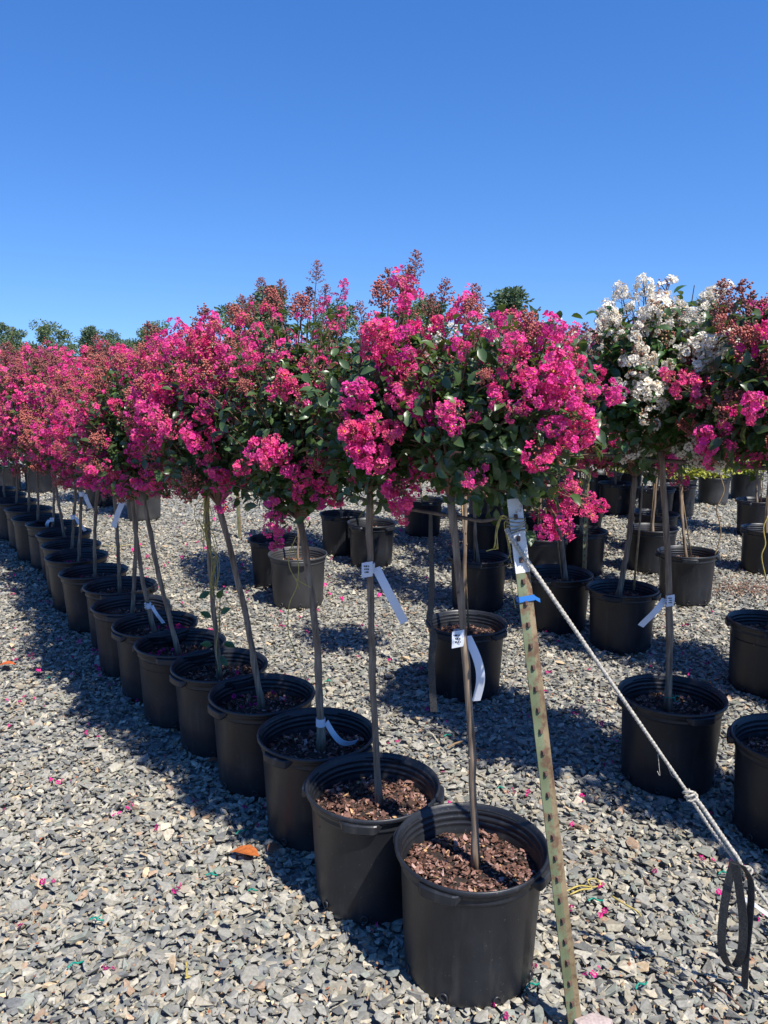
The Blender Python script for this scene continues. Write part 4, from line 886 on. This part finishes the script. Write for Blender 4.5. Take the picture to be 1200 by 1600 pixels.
sc_=[(118,1508,'short green plastic scrap in the lower left of the gravel'),(150,1438,'forked green plastic scrap on the sunny gravel at left'),(378,1300,'green plastic scrap just above the orange leaf'),(330,1368,'green plastic scrap below the big leaf'),(394,1392,'tiny green plastic scrap right of and below the orange leaf'),(833,1541-0,'green plastic scrap near the post foot'),(1003,1541,'bright green plastic scrap between post and strap'),(782,1232,'green plastic scrap behind the foremost pot'),(930,1408,'green scrap beside the looped yellow twine'),(1130,1365,'green plastic strip behind the knotted rope'),(745,1290,'green speck of plastic behind the foremost rim'),(512,1065,'green plastic scrap in the gravel between the second and third trunks'),(700,1150,'green scrap near the end of the hanging strap'),(312,911,'long green scrap in the sun behind the sixth pot'),(228,1018,'green scrap in shade left of the seventh pot'),(76,1060,'green scrap on the far left gravel')]
for k,(u,v,lab) in enumerate(sc_):
    rr=random.Random(k); mb=MB(); a=rr.uniform(-.5,.5); L_=rr.uniform(.012,.024)
    tube(mb,spl([Vector((-L_,-.2*L_,0)),Vector((-.3*L_,.3*L_,.004)),Vector((.3*L_,-.1*L_,.006)),Vector((L_,.4*L_,.0))],4),.0028,5,0,flat=.5)
    if k%2: tube(mb,[Vector((0,0,.004)),Vector((.3*L_,.7*L_,.010))],.0022,5,0)
    o=mb.build('green_scrap',[M_GREEN]); o.location=ground(u,v,.026); o.rotation_euler=(0,0,a); tag(o,lab,'plastic scrap','green plastic scraps on the gravel')
for lab,p_ in (('split tan stick on the gravel left of the foremost trunk',((700,1168),(722,1158))),('thin dark twig lying behind the foremost pot',((735,1168),(782,1176))),('reddish twig on the gravel below the black strap',((1112,1537),(1160,1575)))):
    mb=MB(); a,b=ground(*p_[0],.03),ground(*p_[1],.032); tube(mb,[a,a.lerp(b,.5)+Vector((0,0,.004)),b],.0045 if 'split' in lab else .0022,6,0); tag(mb.build('stick',[M_BAMBOO if 'split' in lab else M_STEM]),lab,'stick')
mb=MB(); a=ground(1158,1402,.035); b=ground(1203,1432,.05); ribbon(mb,[a,a.lerp(b,.5)+Vector((0,0,.004)),b,b+(b-a)],(.3,.95,0),.026,0,.0012); tag(mb.build('plastic_label',[M_TAG]),'blank white plastic label lying on the gravel at the right edge','label')
mb=MB(); bm=bmesh.new(); rr=random.Random(9)
for k in range(22): a=rr.uniform(0,6.28); bm.verts.new((math.cos(a)*rr.uniform(.045,.06),math.sin(a)*rr.uniform(.02,.032),rr.uniform(-.01,.018)))
bmesh.ops.convex_hull(bm,input=bm.verts[:],use_existing_faces=False); bmesh.ops.delete(bm,geom=[v for v in bm.verts if not v.link_faces],context='VERTS'); bm.verts.index_update()
mb.faces([tuple(v.co) for v in bm.verts],[tuple(v.index for v in f.verts) for f in bm.faces],0,(.40,.32,.29)); bm.free()
o=mb.build('pale_rock',[M_STONE]); o.location=ground(928,1603,.03); tag(o,'pale pinkish rock at the foot of the steel post','rock')
rng=np.random.default_rng(77)
# petals and dried flakes, thickest under the crowns
mb=MB(); mb2=MB()
src=[(x,y) for x,y in P.values()][:14]+[(1.18,3.1),(1.47,4.76),(1.48,2.7),(.44,4.05),(.68,5.6),(-.11,6.9),(-.62,5.7),(-2.7,9),(2.05,4.1),(2.25,5.8)]
k=0
while k<330:
    x,y=src[rng.integers(len(src))]; q=rng.normal(size=2)*(.55 if rng.random()<.75 else 1.2); X,Y=x+q[0]-.05,y+q[1]
    if Y<1.5: continue
    for j in range(rng.integers(1,4)):
        mb.many(FLO[0][rng.integers(1,5)],rand_rot(rng,1)*rng.uniform(.006,.011),np.array([[X+rng.normal()*.013,Y+rng.normal()*.013,.026]]),(PINK*rng.uniform(.45,1.1))[None])
    k+=1
for _ in range(40):
    X,Y=(-1.5+rng.normal()*1.2,7.2+rng.normal()*1.2); mb.many(FLO[1][1],rand_rot(rng,1)*.02,np.array([[X,Y,.03]]),(PINK*1.1)[None])
tag(mb.build('fallen_petals',[M_PETAL,M_STEM,M_BUD,M_STAMEN]),'pink petals fallen on the gravel','petals',kind='stuff')
k=5200; Y=1.4+9*rng.random(k)**1.6; X=(rng.random(k)-.5)*Y*1.15
A=frames(np.c_[rng.normal(size=(k,2)),rng.normal(size=k)*.4],np.c_[rng.normal(size=(k,2))*.5,np.ones(k)])*rng.uniform(.006,.017,k)[:,None,None]
pal=np.array([[.42,.24,.12],[.50,.36,.20],[.34,.13,.06],[.16,.09,.06],[.58,.46,.26]]); C=pal[rng.integers(0,5,k)]*rng.uniform(.7,1.1,(k,1)); ti=rng.integers(0,len(CHIPS),k); O=np.stack([X,Y,rng.uniform(.012,.026,k)],-1)
for i,T in enumerate(CHIPS): q=ti==i; mb2.many(T,A[q],O[q],C[q])
tag(mb2.build('dry_litter',[M_CHIP]),'tan bark flakes and dried flower bits scattered through the gravel','litter',kind='stuff')
mb=MB(); k=700; c=ground(1185,925); X=c.x+rng.normal(size=k)*.28; Y=c.y+rng.normal(size=k)*.13
A=frames(np.c_[rng.normal(size=(k,2)),rng.normal(size=k)*.3],np.c_[rng.normal(size=(k,2))*.4,np.ones(k)])*rng.uniform(.012,.03,k)[:,None,None]; C=np.array([.17,.09,.06])*rng.uniform(.5,1.6,(k,1)); ti=rng.integers(0,len(CHIPS),k); O=np.stack([X,Y,rng.uniform(.015,.035,k)],-1)
for i,T in enumerate(CHIPS): q=ti==i; mb.many(T,A[q],O[q],C[q])
tag(mb.build('spilled_bark',[M_CHIP]),'reddish brown bark spilled on the gravel at the right','bark chips',kind='stuff')
# ------------------------------------------------------------------ golden shrubs far right
M_GOLD=mat('golden_foliage',attr=True,rough=.6,transl=.25,tcol=(.5,.5,.05))
gsd=MB(); rg=np.random.default_rng(5)
k=1500; d=rg.normal(size=(k,3)); d/=np.linalg.norm(d,axis=1)[:,None]; rr_=rg.uniform(.7,1.04,(k,1))*(1+.12*np.sin(d[:,:1]*7)*np.cos(d[:,2:]*6)); Pp=d*rr_*np.array([.34,.34,.42])+np.array([0,0,.74])
gsd.many(LEAF1,frames(d+np.array([0,0,.7])+rg.normal(size=(k,3))*.3,rg.normal(size=(k,3)))*rg.uniform(.05,.085,k)[:,None,None],Pp,np.array([.40,.42,.06])*rg.uniform(.6,1.2,(k,1)))
gme=gsd.mesh('foliage',[M_GOLD])
for i,(x,y,lab) in enumerate(((3.83,10.3,'golden yellow shrub in a grey pot straight beneath the low budded truss'),(4.35,10.5,'golden yellow shrub in a grey pot second from the right edge'),(3.35,11.0,'golden yellow shrub glimpsed behind the white flowering tree trunk'),(2.55,11.3,'golden yellow shrub glimpsed right of the foremost crown'),(4.95,10.9,'golden yellow shrub in the pot nearest the right edge'),(2.0,11.8,'golden yellow shrub furthest left, behind the low pink truss'))):
    t=empty('golden_shrub',(x,y,0)); tag(t,lab,'shrub','golden shrubs in pots at the far right'); obj('pot',POTG if i<2 else POTS[i%4],t); obj('mulch',MULCH_FAR[i%3],t); o=obj('foliage',gme,t); o.rotation_euler=(0,0,i*1.1)
# ------------------------------------------------------------------ far trees
M_FARL=mat('far_leaf',attr=True,rough=.7,spec=.2,transl=.2,tcol=(.08,.13,.03)); M_TRUNK=mat('far_bark',col=(.13,.10,.075),rough=.9,noise_s=3,col2=(.08,.06,.045))
def far_tree(seed,kind):
    rg=np.random.default_rng(seed); rr=random.Random(seed); tr=MB(); lf=MB(); H=1.0
    tube(tr,[(0,0,-.02),(.01,0,.45),(.0,.01,.93)],[.022,.016,.004],7,0)
    if kind=='pine': lumps=[(rr.uniform(-.16,.16)*(1.25-z),rr.uniform(-.16,.16)*(1.25-z),z,rr.uniform(.05,.10)) for z in np.linspace(.42,.97,26)]
    else: lumps=[(math.cos(a)*r,math.sin(a)*r,z,rr.uniform(.07,.13)) for a,r,z in [(rr.uniform(0,6.28),rr.uniform(.05,.34)*(1.15-abs(z-.6)*1.6),z) for z in np.linspace(.38,.92,26)]]
    for x,y,z,r in lumps:
        tube(tr,[(0,0,z*.8),(x*.6,y*.6,z*.93),(x,y,z)],[.007,.004,.002],4,0,cap=False)
        k=170; d=rg.normal(size=(k,3)); d/=np.linalg.norm(d,axis=1)[:,None]; Pq=np.array([x,y,z])+d*np.array([1.15,1.15,.7])*r*rg.uniform(.4,1.1,(k,1))
        base=np.array([.13,.175,.08]) if kind!='pine' else np.array([.12,.165,.095])
        lf.many(LEAF1,frames(d+rg.normal(size=(k,3))*.5,rg.normal(size=(k,3)))*rg.uniform(.022,.042,k)[:,None,None],Pq,base*rg.uniform(.7,1.35,(k,1))*rr.uniform(.85,1.15))
    return tr.mesh('trunk',[M_TRUNK]),lf.mesh('crown',[M_FARL])
FT={'pine':[far_tree(1,'pine'),far_tree(2,'pine')],'oak':[far_tree(3,'oak'),far_tree(4,'oak'),far_tree(5,'oak')]}
def far(u,vtop,D_,kind,i,lab=None,rot=0,wide=1):
    p=at(u,vtop,D_); h=(p.z+.3)/1.0
    t=empty('pine_tree' if kind=='pine' else 'broadleaf_tree',(p.x,p.y,-.3),rot); tag(t,lab,'tree','trees of the far wood line'); tr,lf=FT[kind][i%len(FT[kind])]
    for nm,me in (('trunk',tr),('crown',lf)): o=obj(nm,me,t); o.scale=(h*wide,h*wide,h)
FAR=[(18,503,120,'oak',0,'round topped green tree on the skyline at the far left edge'),(73,500,125,'oak',1,'second rounded tree on the skyline from the left edge'),(140,512,135,'pine',0,'smaller hazy tree on the skyline left of the airy tree'),(168,516,140,'oak',2,'low green tree top on the skyline beside the airy tree'),(238,501,95,'oak',1,'tree with split airy crown on the skyline above the left pink crowns'),(308,516,110,'oak',2,'low dark tree on the skyline just left of the tall budded crown'),
 (372,468,70,'oak',0,'dark tree behind the left shoulder of the third crown'),(425,450,75,'pine',1,'tall tree right behind the budded top of the third crown'),(520,470,90,'oak',2,'tree behind the dip between the third and second crowns'),(640,462,80,'oak',1,'tree glimpsed behind the top of the second crown'),(681,474,90,'pine',0,'tree tops behind the right shoulder of the second crown'),(800,452,62,'pine',1,'lone tall tree against the sky right of the foremost crown'),(1090,478,75,'oak',0,'tree between the white crown and the right edge crown'),(1165,500,90,'oak',2,'tree behind the right edge crown')]
for i,(u,v,D_,kd,j,lab) in enumerate(FAR): far(u,v,D_,kd,j,lab,rot=i*1.3,wide=1.0 if kd!='pine' else 1.35)
for i,u in enumerate(range(-60,1300,52)):
    if i%2: far(u,536+8*math.sin(i*2.1),150+8*math.sin(i),'oak',i,'low green tree in the even far wood line behind the rows',rot=i*.9,wide=1.5)
    else: far(u,541+6*math.cos(i*1.7),160,'oak',i,'low green tree in the even far wood line behind the rows',rot=i*.7,wide=1.6)
# grass strip beyond the gravel
mb=MB(); mb.faces([(-900,34,0.012),(900,34,0.012),(900,1200,0.012),(-900,1200,0.012)],[(0,1,2,3)]); tag(mb.build('field',[mat('field_grass',col=(.07,.10,.03),rough=.9,noise_s=.8,col2=(.11,.12,.05))]),kind='structure')
